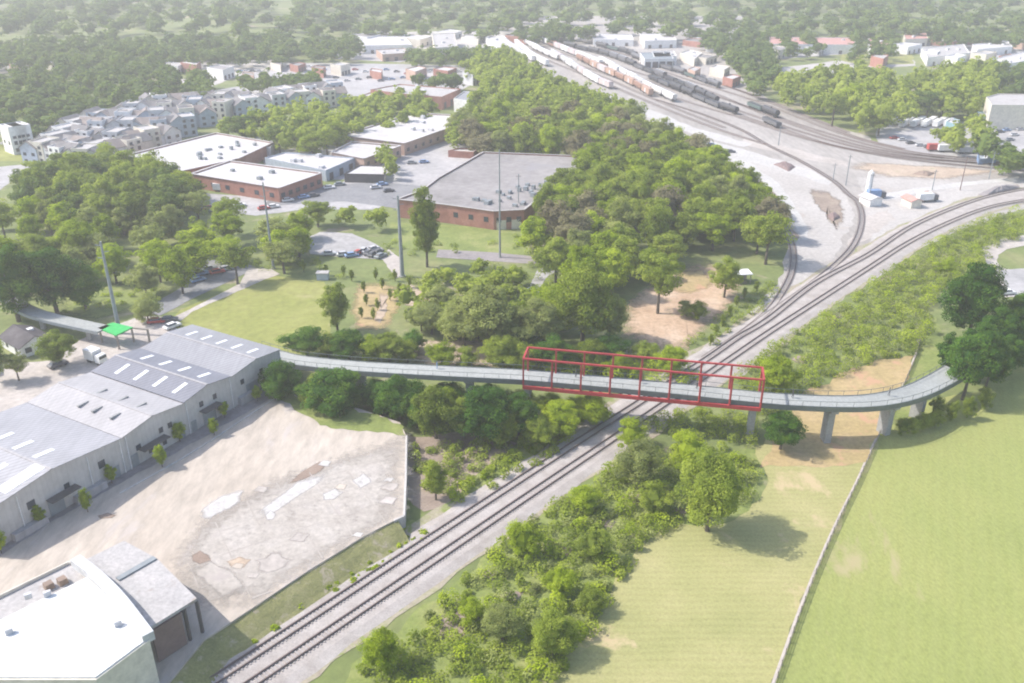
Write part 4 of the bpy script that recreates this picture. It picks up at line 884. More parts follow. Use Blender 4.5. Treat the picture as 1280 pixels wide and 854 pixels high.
flat_building('low_building', 'small beige-roofed building with a dark arcade beside the asphalt lot', [(430,217),(450,206),(482,207),(480,218)], 3.6, 'shade', 'roof_white', doors=[(0,5,0,2.4,2.0,'cream')])
flat_building('brick_building', 'grey-roofed red-brick building behind the long white warehouse', [(463,112),(500,105),(576,111),(552,121),(503,117)], 7, 'brick', 'roof_flat', units=auto_units(5, 8), doors=[(1,3,0,3.5,3,'shade')])
flat_building('brick_building', 'tan brick wing at the end of the red-brick building', [(452,119),(470,113),(502,117),(490,124)], 5, 'brick_tan', 'roof_flat')
flat_building('warehouse', 'pale-walled warehouse with a grey-blue roof beside the red-brick building', [(567,123),(580,114),(621,117),(604,129)], 7, 'white', 'sheet_mid', doors=[(0,2,0,4,3.6,'shade')])
flat_building('stepped_building', 'small pale building with three roof levels left of the low white roof', [(316,172),(330,168),(342,178),(338,184),(322,182)], 5, 'lightgrey', 'roof_white')
flat_building('low_building', 'orange-red walled low building at the end of the long white roofs', [(560,188),(575,185),(598,186),(592,190)], 3, 'brick', 'roof_white')
for px, h, wl, rf, lab in [([(450,46),(505,45),(515,56),(455,57)],6,'white','roof_white','large white building at the top of the view, behind dark trees'),
    ([(540,42),(568,41),(572,58),(544,60)],9,'cream','roof_flat','beige block standing tall at the top of the view'),
    ([(470,62),(505,60),(512,66),(478,68)],5,'brick_tan','roof_flat','tan building just below the large white one'),
    ([(604,44),(625,46),(640,58),(622,60)],5,'white','roof_white','white-roofed shed at the tip of the rail yard'),
    ([(800,42),(840,42),(846,50),(806,51)],6,'white','roof_white','white-roofed works hall above the rail yard'),
    ([(740,42),(790,43),(792,50),(742,49)],5,'white','roof_white','long low white building above the dark railcars'),
    ([(850,66),(862,62),(878,66),(868,74)],5,'cream','roof_white','small cream building beside the yard trees'),
    ([(815,64),(842,63),(846,70),(818,71)],6,'white','roof_flat','white yard building with dark loading doors'),
    ([(962,46),(1068,47),(1070,56),(962,55)],7,'white','redroof','long red-roofed white building behind the yard woods'),
    ([(1085,48),(1110,47),(1114,60),(1088,62)],6,'white','redroof','shorter red-roofed building at the green field'),
    ([(1130,42),(1158,41),(1160,48),(1132,49)],6,'cream','redroof','red-roofed building at the top behind the green field'),
    ([(1152,60),(1205,55),(1212,66),(1160,72)],6,'white','roof_flat','pale building complex with grey roof beyond the wooded strip'),
    ([(1215,55),(1260,52),(1266,58),(1222,62)],5,'white','roof_white','white flat building beyond the wooded strip near the frame edge'),
    ([(1240,74),(1290,62),(1290,74),(1250,82)],5,'white','roof_white','long white roof at the frame edge beyond the wooded strip'),
    ([(1183,152),(1190,147),(1200,150),(1196,155)],4,'teal','roof_white','small teal-walled building with a white roof in the works yard'),
    ([(1178,122),(1186,117),(1200,119),(1194,126)],5,'white','shingle','pale house with grey roof among the trees of the strip'),
    ([(1218,139),(1240,141),(1244,144),(1222,146)],5,'teal','steel','teal box building beside the large cream block'),
    ([(1222,193),(1243,191),(1246,197),(1224,199)],2.4,'blue','bluegrey','low blue-grey container building by the end trees')]:
    flat_building('building', lab, px, h, wl, rf, doors=[(0,3,0,2.6,2.4,'shade')] if h > 3 else (), units=auto_units(2,int(px[0][0])))
rb = random.Random(77)
BGB = [(215,80),(238,78),(345,78),(372,80),(398,84),(425,80),(470,88),(520,86),(556,86),(590,90),(310,92),(275,84),(455,44),(485,42),(520,46),(560,40),(590,46),(655,44),(690,42),(868,50),(890,46),(905,56),(970,60),(990,48),(1020,58),(1100,70),(1165,64),(1195,70),(1230,66),(1262,70),(1185,50),(1215,46),(1275,50),(1130,56),(880,70),(900,84),(915,96),(868,86),(60,76),(20,80)]
for q_, (cx_, cy_) in enumerate(BGB):
    far_ = 1.0 if cy_ > 60 else 1.5; w_, d_ = rb.uniform(7,17)*far_, rb.uniform(2.2,3.6); sk = rb.uniform(-5,5)
    wl_ = rb.choice(['white','cream','brick_tan','lightgrey','brick']); rf_ = rb.choice(['roof_white','roof_white','roof_flat','roof_grey'])
    cn_ = dict(white='white', cream='cream', brick_tan='tan', lightgrey='light grey', brick='red-brick')[wl_]; rn_ = dict(roof_white='white-roofed', roof_flat='pale-roofed', roof_grey='grey-roofed')[rf_]
    flat_building('building', f'{rn_} {cn_} low building among the far tree belts', [(cx_-w_,cy_),(cx_-w_*.2+sk,cy_-d_),(cx_+w_,cy_-d_*.4),(cx_+w_*.3-sk,cy_+d_)], rb.uniform(4,7), wl_, rf_, group='low buildings among the far tree belts', doors=[(0,3,0,2.6,2.4,'shade')])
for px in ([(420,60),(520,72),(500,78),(420,74)], [(860,44),(960,46),(955,52),(870,54)], [(1130,48),(1290,50),(1290,74),(1200,76),(1140,66)], [(965,58),(1050,58),(1055,68),(970,74)]):
    ground_patch('paved_lot', px, 2*Z, 'parking', 1.0, 6)
flat_building('cream_block', 'large cream windowless block at the frame edge above the works yard', [(1233,121),(1248,117),(1330,118),(1345,126),(1330,132),(1240,131)], 12, 'cream', 'roof_flat', units=[(.3,.4,6,4,2.5,'white'),(.6,.5,3,3,2,'white')])
flat_building('yard_shed', 'dark-roofed engine shed with open sides inside the rail yard', [(800,66),(838,65),(842,73),(806,74)], 6, 'white', 'steel', doors=[(0,4,0,4,4,'shade'),(3,2,0,4,3,'shade')])
# small gabled buildings
def house(name, label, x, y, rz, w, d, h, rise, wall='white', roof='shingle', base=0.0, cat='house', group=None, wins=True):
    t = thing(name, label, cat, (x,y,base), rz, group)
    vs = [(-w/2,-d/2,-.3),(w/2,-d/2,-.3),(w/2,-d/2,h),(0,-d/2,h+rise),(-w/2,-d/2,h),(-w/2,d/2,-.3),(w/2,d/2,-.3),(w/2,d/2,h),(0,d/2,h+rise),(-w/2,d/2,h)]
    part(MB().add(vs, [(0,1,2,3,4),(9,8,7,6,5),(1,6,7,2),(0,4,9,5)]), 'wall', wall, t)
    o = .45; k = rise/(w/2); mb = MB()
    for s in (-1,1):
        vs = []
        for yy in (-d/2-o, d/2+o): vs += [(0,yy,h+rise+.05),(s*(w/2+o),yy,h-k*o+.05),(s*(w/2+o),yy,h-k*o+.22),(0,yy,h+rise+.22)]
        mb.add(vs, [(0,1,2,3),(7,6,5,4),(3,2,6,7),(0,4,5,1),(1,5,6,2),(0,3,7,4)])
    part(mb, 'roof', roof, t)
    if wins:
        nst = max(1, int(h//2.8))
        for s, yy in ((-1,-d/2-.02),(1,d/2+.02)):
            for st in range(nst):
                for xx in (-w*.26, w*.26): part(MB().box((xx,yy,1.6+2.8*st),(w*.2,.1,1.3)), 'window', 'glass', t)
        for s in (-1,1):
            for yy in (-d*.28, d*.2): part(MB().box((s*(w/2+.02),yy,1.6),(.1,1.2,1.3)), 'window', 'glass', t)
    return t
x, y = G(33,425,2); hs = house('house', 'dark-roofed white house below the start of the pale walkway', x, y, 0.9, 7.5, 10, 2.7, 1.7, 'white', 'shingle_dark')
part(MB().box((1.6,1.0,3.9),(1.6,1.2,.5)), 'skylight', 'white', hs)
x, y = G(4,455,2); house('shed', 'small beige shed at the frame edge below the dark-roofed house', x-6, y, 0.5, 5, 6, 2.6, 1.2, 'cream', 'shingle')
x, y = G(925,342,2.5); sh = thing('shelter', 'small white-roofed open shelter at the far end of the dirt clearing', 'shelter', (x,y,0), 0.1)
part(MB().box((0,0,2.9),(6,4.2,0.25)), 'roof', 'white', sh)
for a in (-2.6,2.6):
    for b_ in (-1.7,1.7): part(MB().bar((a,b_,0),(a,b_,2.8),.22), 'post', 'fence', sh)
part(MB().box((0,1.6,1.2),(4.8,.2,2.2)), 'back_wall', 'fence', sh)
x, y = G(1058,262,0); 
house('yard_hut', 'small white hut with shallow roof inside the siding bend', *G(1088,252,1), 0.3, 5, 6, 2.6, .8, 'white', 'roof_white', wins=False)
house('yard_hut', 'cream yard hut beside the stacked timber and parked truck', *G(1139,254,1), 0.2, 4, 6, 2.6, .8, 'cream', 'redroof', wins=False)
# townhouses: terraces on a hillside estate
TH_ROWS = [([(18,182),(30,180)],2,'t'),([(46,193),(66,195),(88,199),(110,201),(128,201)],9,''),([(62,183),(100,189),(140,193),(178,186)],12,''),([(74,172),(120,178),(170,180),(215,172)],13,''),
 ([(85,163),(130,166),(190,165),(240,160)],14,''),([(112,153),(160,155),(215,152),(265,148)],13,''),([(150,144),(200,142),(250,139),(285,140)],11,''),([(180,135),(230,131),(285,130),(330,132)],12,''),
 ([(296,138),(340,133),(385,128),(425,124)],12,''),([(340,126),(380,120),(425,116)],8,'')]
k = 0; rt = random.Random(5)
for row, cnt, flag in TH_ROWS:
    pl = resample(smooth_line([G(x,y,3) for x,y in row], 1.0), 0.5); n = len(pl)
    for i in range(cnt):
        j = int((i+0.5)*n/cnt); p = pl[j]; q = pl[min(j+3,n-1)]; p0 = pl[max(j-3,0)]; rz = math.atan2(q.y-p0.y, q.x-p0.x)
        big = flag == 't'
        wall = 'white' if big else rt.choice(['white','lightgrey','bluegrey','white','cream']); roof = rt.choice(['shingle','shingle','shingle_brown'])
        wd = 8.2 if not big else 8
        if i % 3 == 1 or big:
            t = flat_building('townhouse', 'x', None, rt.uniform(8.5,10) if not big else 12, wall, 'roof_flat', cat='townhouse', world_pts=[tuple(Vector((p.x,p.y))+Vector((a*math.cos(rz)-b_*math.sin(rz), a*math.sin(rz)+b_*math.cos(rz)))) for a,b_ in ((-3.6,-5),(3.6,-5),(3.6,5),(-3.6,5))],
              windows=[(0,2,1.2,2.8,1.4),(0,2,4.2,5.8,1.4),(0,2,6.8,8.0,1.4),(3,2,4.2,5.6,1.2)])
        else:
            t = house('townhouse', 'x', p.x, p.y, rz+(PI/2 if i%2 else 0), wd, rt.uniform(9,11), rt.uniform(6.2,7.4), 2.6, wall, roof, cat='townhouse')
        if big: t['label'] = 'tall white flat-roofed townhouse standing out at the end of the estate' if i == 0 else 'second tall flat-roofed townhouse from the green verge'
        else:
            t['group'] = 'townhouses of the estate'
            kind = 'flat-roofed' if i % 3 == 1 else dict(shingle='grey-roofed', shingle_brown='brown-roofed')[roof]
            wn = dict(white='white', lightgrey='light grey', bluegrey='blue-grey', cream='cream')[wall]
            t['label'] = f'{kind} {wn} townhouse in the tightly packed estate below the wood'
        k += 1
# ------------------------------------------------------------------ footbridge
DZ = 9.0
dk = [(*G(x,y,z),z) for x,y,z in [(318,436,3.6),(345,444,4.4),(377,451,5.4),(447,458,7.0),(545,463.5,8.4),(640,468,DZ),(657,469,DZ),(750,477,DZ),(850,486.5,DZ),(950,497,DZ),(1000,500.5,DZ),(1040,502,8.8),(1080,501.5,8.5),(1115,497,8.0),(1145,488.5,7.3),(1172,476,6.5),(1196,462,6.0)]]
xy = [Vector((a,b_)) for a,b_,_ in dk]
fb = thing('footbridge', 'long elevated pale footbridge with a red open truss span over the railway', 'footbridge', (25,153,0), 0, None, world=True)
def sm3(p, step=1.5):
    P = [Vector(q) for q in p]; P = [P[0]*2-P[1]]+P+[P[-1]*2-P[-2]]; out = []
    for i in range(1, len(P)-2):
        a,b_,c,d = P[i-1:i+3]; n = max(1, int((c-b_).length/step))
        for j in range(n):
            t_ = j/n; out.append(0.5*((2*b_)+(c-a)*t_+(2*a-5*b_+4*c-d)*t_*t_+(3*b_-a-3*c+d)*t_**3))
    out.append(P[-2]); return out
D = sm3(dk); DN = normals([Vector((p.x,p.y)) for p in D])
def deckstrip(o0, o1, z0, z1, widen=0.0):
    vs = []; n = len(D)
    for i, (p, q) in enumerate(zip(D, DN)):
        k_ = 1.0+widen*0.25*min(1,max(0, (p.x-60)/30))
        a = (p.x+q.x*o0*k_, p.y+q.y*o0*k_); b_ = (p.x+q.x*o1*k_, p.y+q.y*o1*k_); vs += [(*a,p.z+z0),(*a,p.z+z1),(*b_,p.z+z1),(*b_,p.z+z0)]
    fs = []
    for i in range(n-1):
        k_ = 4*i; fs += [(k_,k_+1,k_+5,k_+4),(k_+1,k_+2,k_+6,k_+5),(k_+2,k_+3,k_+7,k_+6),(k_+3,k_,k_+4,k_+7)]
    fs += [(0,3,2,1), tuple(4*(n-1)+q for q in (0,1,2,3))]; return MB().add(vs, fs)
part(deckstrip(-2.15,2.15,-0.25,0.0,.5), 'deck', 'deck', fb)
part(deckstrip(-2.36,-2.16,-1.0,0.1,.5), 'edge_beam', 'edge', fb); part(deckstrip(2.16,2.36,-1.0,0.1,.5), 'edge_beam', 'edge', fb)
part(deckstrip(-1.5,1.5,-1.0,-0.26,.5), 'girder', 'concrete', fb)
for x, y in [G(px_,py_,z_) for px_,py_,z_ in [(450,458,7),(502,461,7.8),(587,465.5,8.6),(660,470,DZ),(943,497,DZ),(1040,502,8.8),(1113,497.5,8),(1153,485,7)]]:
    dz = min(D, key=lambda p: (p.x-x)**2+(p.y-y)**2).z
    i_ = min(range(len(D)), key=lambda i: (D[i].x-x)**2+(D[i].y-y)**2); a_ = math.atan2(DN[i_].y, DN[i_].x)
    pm = MB().box((x,y,dz/2-.95),(1.3,2.4,dz-.2-1.5),a_+PI/2); pm.box((x,y,dz-1.3),(1.5,4.4,0.56),a_+PI/2)
    part(pm, 'pier', 'concrete', fb)
for sgn in (-1,1):
    part(deckstrip(2.2*sgn-.03,2.2*sgn+.03,1.08,1.15,.5), 'handrail', 'edge', fb)
    mb = MB()
    for i in range(0, len(D), 2): k_ = 1+.5*0.25*min(1,max(0,(D[i].x-60)/30)); x, y = D[i].x+DN[i].x*2.2*sgn*k_, D[i].y+DN[i].y*2.2*sgn*k_; mb.bar((x,y,D[i].z),(x,y,D[i].z+1.1),.06)
    part(mb, 'railing', 'edge', fb)
# truss span
TA, TB = Vector(G(657,470.5,DZ)), Vector(G(950,497.5,DZ)); td = (TB-TA).normalized(); tn = Vector((-td.y,td.x)); NP = 8; zt_, zb_ = DZ+5.3, DZ-1.1
for s in (-1,1):
    o_ = tn*(2.6*s); a, b_ = TA+o_, TB+o_
    part(MB().bar((a.x,a.y,zt_),(b_.x,b_.y,zt_),0.32), 'top_chord', 'red', fb)
    part(MB().bar((a.x,a.y,zb_),(b_.x,b_.y,zb_),0.4,0.75), 'bottom_chord', 'red', fb)
    for i in range(NP+1):
        p = a.lerp(b_, i/NP); part(MB().bar((p.x,p.y,zb_),(p.x,p.y,zt_),0.34,0.34), 'truss_post', 'red', fb)
for i in range(NP+1):
    p = TA.lerp(TB, i/NP); a, b_ = p+tn*2.6, p-tn*2.6
    part(MB().bar((a.x,a.y,zb_-.2),(b_.x,b_.y,zb_-.2),0.35), 'floor_beam', 'red', fb)
    if i in (0,8): part(MB().bar((a.x,a.y,zt_),(b_.x,b_.y,zt_),0.34), 'cross_beam', 'red', fb)
mb = MB()
for i in range(NP):
    for s in (1,-1):
        p = TA.lerp(TB, i/NP)+tn*2.5*s; q = TA.lerp(TB, (i+1)/NP)-tn*2.5*s; mb.bar((p.x,p.y,zb_-.45),(q.x,q.y,zb_-.45),0.2)
part(mb, 'wind_bracing', 'red', fb)
# pale walkway stub and green landing at the street
SK = [(*G(8,368,3.8),3.8),(*G(22,380,3.8),3.8),(*G(40,389,4.0),4.0),(*G(62,396,4.0),4.0),(*G(95,403.5,4.0),4.0),(*G(130,411,4.0),4.0)]
wk = thing('walkway', 'short pale elevated walkway curving out of the dark trees to the green square', 'walkway', (*G(85,400,4),0), 0, None, world=True)
Dk, DNk = D, DN; D = sm3(SK); DN = normals([Vector((p.x,p.y)) for p in D])
part(deckstrip(-2.0,2.0,-0.4,0.0), 'deck', 'deck', wk); part(deckstrip(-2.2,-2.01,-.7,.1), 'edge_beam', 'steel', wk)
for i in (2,len(D)//2,len(D)-4): part(MB().box((D[i].x,D[i].y,D[i].z/2-.2),(1,1,D[i].z-.3)), 'pier', 'concrete', wk)
D, DN = Dk, DNk
gp = px3([(122,410),(141,403),(166,409),(145,419)], 4.0)
gl = thing('landing', 'bright green square landing at the foot of the leaning steel pole', 'landing', (*gp[0],0), 0, None, world=True)
part(MB().prism(gp, 3.7, 4.0), 'surface', 'green', gl)
for p in inset(gp, 0.5): part(MB().bar((*p,0),(*p,3.69),.35), 'leg', 'fence', gl)
for a, b_ in [((166,409,3.6),(184,411,3.6))]:
    p, q = G(*a), G(*b_); part(MB().bar((*p,3.4),(*q,3.4),0.5,0.3), 'ramp_beam', 'fence', gl); part(MB().bar((*q,0),(*q,3.4),.4), 'post', 'fence', gl)
# ------------------------------------------------------------------ people
def person(x, y, z, rz, top, label):
    me = bpy.data.meshes.new('person'); J = [(0,0,.95),(0,0,1.2),(0,0,1.45),(0,0,1.58),(0,.01,1.72),(.19,0,1.42),(.26,.02,1.15),(.25,.12,.92),(-.19,0,1.42),(-.26,-.02,1.15),(-.25,.05,.9),(.1,0,.9),(.12,.1,.5),(.12,.02,.05),(.12,.14,.03),(-.1,0,.9),(-.12,-.05,.5),(-.12,-.2,.06),(-.12,-.08,.03)]
    E_ = [(0,1),(1,2),(2,3),(3,4),(2,5),(5,6),(6,7),(2,8),(8,9),(9,10),(0,11),(11,12),(12,13),(13,14),(0,15),(15,16),(16,17),(17,18)]
    Rr = [.15,.14,.14,.06,.11,.07,.05,.04,.07,.05,.04,.1,.07,.045,.04,.1,.07,.045,.04]
    me.from_pydata(J, E_, []); me.materials.append(MATS[top]); o = bpy.data.objects.new('person', me); COL.objects.link(o)
    m_ = o.modifiers.new('skin','SKIN'); m2 = o.modifiers.new('sub','SUBSURF'); m2.levels = 1; m2.render_levels = 1
    for d_, r_ in zip(me.skin_vertices[0].data, Rr): d_.radius = (r_, r_)
    me.skin_vertices[0].data[0].use_root = True
    o.location = (x,y,z); o.rotation_euler = (0,0,rz); tag(o, label, 'person')
    h = MB(); h.tube((0,-.02,1.74),(0,-.02,1.86),.12,.06,8); part(h, 'hair', 'black', o)
    return o
me0 = bpy.data.meshes
if not hasattr(bpy.types.Mesh, 'skin_vertices'): pass
def deck_point(px, py, off=0.0):
    x, y = G(px, py, DZ); i_ = min(range(len(D)), key=lambda i: (D[i].x-x)**2+(D[i].y-y)**2); return D[i_].x+DN[i_].x*off, D[i_].y+DN[i_].y*off, D[i_].z
for px_, py_, mt, lab in [(723,471,'black','person in dark clothes walking in the second-to-third truss panel'),(805,478,'darkgrey','person in grey walking at the middle of the truss span'),(866,483,'black','person in black in the sixth truss panel'),(988,500,'black','person in dark clothes on the deck just past the truss'),(1128,495,'darkgrey','person on the widening curve of the walkway'),(547,461,'blue','person in blue walking the straight walkway beside the lime tree')]:
    x, y, z = deck_point(px_, py_, 0.8)
    try: person(x, y, z+.02, -1.8, mt, lab)
    except Exception as e: print('person', e)
# ------------------------------------------------------------------ poles, fence, street furniture
def steel_pole(px, py, h, r, label, arms=True):
    x, y = G(px, py); t = thing('steel_pole', label, 'pole', (x,y,0))
    part(MB().tube((0,0,-.2),(0,0,h),r,r*.45,12), 'shaft', 'steel', t, smooth=False); part(MB().tube((0,0,-.1),(0,0,.4),r*1.5,r*1.5,12), 'base', 'concrete', t)
    if arms:
        for i in range(3): part(MB().bar((0,0,h-1-i*1.6),(1.5*(1 if i%2 else -1),0,h-.8-i*1.6),.16), 'arm', 'steel', t)
    return t
steel_pole(150,417,24,.55, 'tall steel pole standing on the green square landing')
steel_pole(503,346,24,.65, 'tallest steel pole, thick, beside the dirt path end')
steel_pole(342,336,26,.42, 'steel pole at the far lawn corner among the grove trees')
steel_pole(625,322,33,.32, 'thin steel pole in front of the brick factory end', False)
for i, (x_, y_, h_) in enumerate([(1200,238,13),(1236,224,11),(1057,232,12),(1086,250,10),(1165,238,8),(1041,226,7),(1280,205,9),(973,182,9),(648,275,16)]):
    x, y = G(x_,y_); t = thing('utility_pole', ['brown utility pole at the sandy bank before the long dark mound','shorter utility pole between the sandy bank and the mound','grey pole inside the siding bend near the yard hut','short pole right beside the white yard hut','thin pole on the gravel by the timber stack','short signal pole where the siding leaves the yard','brown pole at the frame edge beside the end trees','thin pole next to the dark railcars at the yard centre','thin grey pole beside the brick factory corner'][i], 'pole', (x,y,0))
    part(MB().tube((0,0,-.2),(0,0,h_),.2,.14,8), 'shaft', 'brownwall' if i in (0,6) else 'steel', t); part(MB().box((0,0,h_-.8),(1.8,.14,.14)), 'crossarm', 'fence', t)
fp = [G(*p) for p in [(955,895),(980,824),(1000,768),(1022,712),(1047,655),(1073,602),(1088,568),(1104,535),(1122,500),(1134,472),(1145,446),(1150,425)]]
fe = thing('fence', 'long thin grey-brown fence dividing the mown meadow from the green field', 'fence', (*fp[5],0), 0, None, world=True)
fl = resample(smooth_line(fp, 1.0), 2.4); mb = MB()
for a, b_ in zip(fl, fl[1:]):
    for z_ in (.25,.6,.95): mb.bar((a.x,a.y,z_),(b_.x,b_.y,z_),0.05,0.13)
part(mb, 'rails', 'fence', fe, org=None)
for p in fl[::1][:95]: part(MB().box((p.x,p.y,.6),(.14,.14,1.2)), 'post', 'fence', fe)
tp = resample(smooth_line(fp, 1.0), 1.0); o = ribbon(MB(), tp, 0.05, 0.5, 0.07).build('worn_path','pale_road'); tag(o, kind='structure')
mb = MB(); o = ground_patch('dark_mound', [(1222,243),(1240,236),(1272,231),(1275,234),(1255,240),(1232,246)], 3*Z, 'brown_scrub', .3, 1.5)
def heap(name, label, cat, px, h, mat, grp=None):
    P = wobble([G(*p) for p in px], .3, 1.5); c = (sum(p[0] for p in P)/len(P), sum(p[1] for p in P)/len(P)); n = len(P); vs = []; r = random.Random(n)
    for f, zz in ((1,0),(.75,.55),(.4,.9)): vs += [(c[0]+(x-c[0])*f, c[1]+(y-c[1])*f, h*zz*r.uniform(.75,1.1)) for x,y in P]
    vs.append((*c,h)); fs = [(k*n+i,k*n+(i+1)%n,(k+1)*n+(i+1)%n,(k+1)*n+i) for k in (0,1) for i in range(n)]+[(2*n+i,2*n+(i+1)%n,3*n) for i in range(n)]
    o = MB().add(vs, fs).build(name, mat); return tag(o, label, cat, grp)
heap('ballast_heap', 'long low dark heap beside the curving main tracks at the frame edge', 'heap', [(1222,244),(1240,236),(1272,232),(1276,235),(1255,240),(1232,246)], 1.8, 'dark_path')
heap('dirt_heap', 'reddish dirt heap on the sandy bank beyond the main tracks', 'heap', [(1140,218),(1155,214),(1170,217),(1160,221)], 1.2, 'stain')
heap('scrap_heap', 'dark brown heap on the scrub patch inside the siding bend', 'heap', [(1034,270),(1044,266),(1050,272),(1042,277)], 1.5, 'brownwall')
heap('rust_heap', 'rust-coloured scrap heap behind the cream yard hut', 'heap', [(1145,244),(1160,240),(1174,244),(1160,250)], 1.6, 'rust')
heap('brush_heap', 'dark brush heap on the strip between the yard tracks and wide gravel road', 'heap', [(966,206),(980,202),(995,209),(985,215)], 1.5, 'brownwall')
# silo / white tank upright at the siding
x, y = G(1084,246); t = thing('white_silo', 'slim white upright silo beside the siding bend', 'silo', (x,y,0)); part(MB().tube((0,0,0),(0,0,9),1.1,1.1,14), 'shell', 'white', t); part(MB().tube((0,0,9),(0,0,10),1.1,.2,14), 'cap', 'white', t)
x, y = G(404,345+4); t = thing('hut', 'small dark kiosk at the far corner of the lawn', 'kiosk', (x,y,0)); part(MB().box((0,0,1.0),(3.2,2,2)), 'wall', 'bluegrey', t); part(MB().box((0,0,2.1),(3.6,2.4,.2)), 'roof', 'roof_flat', t)
# ------------------------------------------------------------------ vehicles
def wheel_parts(t, xs, ys, r, z=None):
    for x_ in xs:
        for y_ in ys: part(MB().tube((x_,y_-.12*(1 if y_>0 else -1),r),(x_,y_+.02*(1 if y_>0 else -1),r),r,r,10), 'wheel', 'black', t)
def make_car(paint, label):
    t = thing('parked_car', label, 'car')
    mb = MB(); prof = [(-2.15,.35),(-2.2,.75),(-1.9,.92),(1.0,.95),(2.0,.8),(2.2,.6),(2.15,.35)]; n = len(prof)
    vs = [(x_,-.86,z_) for x_,z_ in prof]+[(x_,.86,z_) for x_,z_ in prof]
    mb.add(vs, [tuple(range(n)), tuple(range(n,2*n))[::-1]]+[(i,n+i,n+(i+1)%n,(i+1)%n) for i in range(n)]); part(mb, 'body', paint, t)
    part(MB().box((-.35,0,1.15),(2.7,1.5,.46),0,.72), 'windows', 'glass', t); part(MB().box((-.35,0,1.40),(1.9,1.15,.07)), 'roof', paint, t)
    wheel_parts(t, (-1.35,1.35), (-.8,.8), .33); return t
cars = {p: make_car(p, f'{n_} car') for p, n_ in (('white','white'),('darkgrey','dark grey'),('carred','red'),('steel','steel grey'),('blue','blue'),('lightgrey','silver'))}
usedc = set()
def put_car(px, py, rz, paint, label, group=None, z=0.0):
    x, y = G(px, py, z)
    if paint not in usedc:
        usedc.add(paint); o = cars[paint]; o.location = (x,y,z+.07); o.rotation_euler = (0,0,rz); o['label'] = label
        if group: o['group'] = group
    else: o = copy_tree(cars[paint], (x,y,z+.07), rz, label, group)
    return o
CARN = dict(white='white', darkgrey='dark grey', carred='red', steel='steel grey', blue='blue', lightgrey='silver')
def lot_cars(spots, where, group):
    r = random.Random(len(spots)+3)
    for px, py, rz in spots:
        p = r.choice(list(CARN)); put_car(px, py, rz+r.uniform(-.06,.06), p, f'{CARN[p]} car parked {where}', group)
lot_cars([(448,318,1.1),(455,315,1.3),(461,318,1.2),(467,313,.9),(466,320,1.2),(473,317,1.1),(440,321,.4),(430,320,.3),(476,322,1.0),(412,319,.2)], 'in the pale trailer lot below the tree belt', 'cars in the trailer lot')
lot_cars([(470,236,.4),(478,232,.4),(486,240,.4),(380,248,.5),(392,246,.5),(360,252,.5),(330,262,.4),(342,260,.4),(262,262,.3),(270,264,.3),(300,258,.3),(545,262-24,.4),(425,232,.3),(412,236,.3),(515,205,.2),(530,204,.2)], 'on the asphalt beside the brick warehouses', 'cars beside the brick warehouses')
lot_cars([(262,338,.6),(272,342,.6),(283,338,.6),(252,344,.6),(240,347,.6),(248,352,.7)], 'on the street at the far end of the lawn', 'cars on the street beyond the lawn')
lot_cars([(405+i*13,88+((i*7)%3)*2.5,.3) for i in range(14)]+[(420+i*14,98+((i*5)%3)*2,.3) for i in range(12)]+[(350+i*12,84,.2) for i in range(5)], 'in the wide pale car park beyond the estate', 'cars in the far pale car park')
lot_cars([(1118,174,.1),(1128,176,.1),(1138,180,.1),(1150,183,.1),(1160,185,.1),(1250,166,.2),(1258,164,.2),(1268,170,.2),(1262,176,.2),(1275,163,.2)], 'in the works yard beyond the tracks', 'cars in the works yard')
lot_cars([(258+i*9,84,.2) for i in range(4)]+[(300+i*8,90,.2) for i in range(4)], 'in the gravel lot among the far trees', 'cars in the far gravel lot')
put_car(73,458,.9,'darkgrey','dark car in the shade of the green street tree'); put_car(212,402,.2,'darkgrey','dark grey car under the olive shrub tree at the corner'); put_car(196,404,.2,'carred','maroon car beside the olive shrub tree'); put_car(216,410,.9,'white','small white car parked at the lawn corner')
put_car(890,183,.0,'blue','teal-blue car on the gravel road beside the wood'); put_car(913,191,-.1,'darkgrey','dark car on the gravel road beside the wood')
put_car(1259,368,.2,'white','white car on the side lane behind the dark trees'); put_car(663,366,1.1,'white','white car on the concrete path in the thicket')
def make_truck(label, px, py, rz, box, cab, L=8.0, z=0.0):
    x, y = G(px,py,z); t = thing('truck', label, 'truck', (x,y,z+.07), rz)
    part(MB().box((-.9,0,2.0),(L-2.2,2.4,2.4)), 'cargo_box', box, t); part(MB().box((L/2-.9,0,1.5),(1.7,2.2,1.9),0,.9), 'cab', cab, t); part(MB().box((L/2-.35,0,1.9),(.7,1.9,.6)), 'windscreen', 'glass', t)
    part(MB().box((0,0,.62),(L-.4,1.6,.3)), 'chassis', 'black', t); wheel_parts(t, (-L*.3,-L*.18,L*.36), (-1.0,1.0), .48); return t
make_truck('white box truck parked by the back of the dark slate-roofed warehouse unit', 121,453,-.5,'white','white',5.4)
make_truck('long white trailer truck in front of the brown-brick warehouse', 288,240,-.15,'white','lightgrey',13)
make_truck('white truck with dark cab beside the cream yard hut', 1158,252,.2,'white','darkgrey',8)
make_truck('dark truck on the gravel beside the white yard hut', 1094,248,.1,'blue','darkgrey',7)
make_truck('white tractor truck among the works yard cars', 1182,190,.0,'white','white',8); make_truck('red truck at the works yard edge near the tracks', 1168,189,.0,'carred','carred',7)
make_truck('grey box truck beside the blue container building', 1206,192,.1,'lightgrey','white',9)
for i in range(10): 
    x, y = G(1122+i*7, 155+(i%2)*3.0); t = thing('trailer', 'white trailer in the tight row along the works yard wood', 'trailer', (x,y,0), .9, 'white trailers in the works yard'); part(MB().box((0,0,1.9),(9,2.5,2.6)), 'box', 'white', t); part(MB().box((0,0,.45),(7,1.8,.3)), 'chassis', 'black', t); wheel_parts(t, (-3,-2), (-.9,.9), .45)
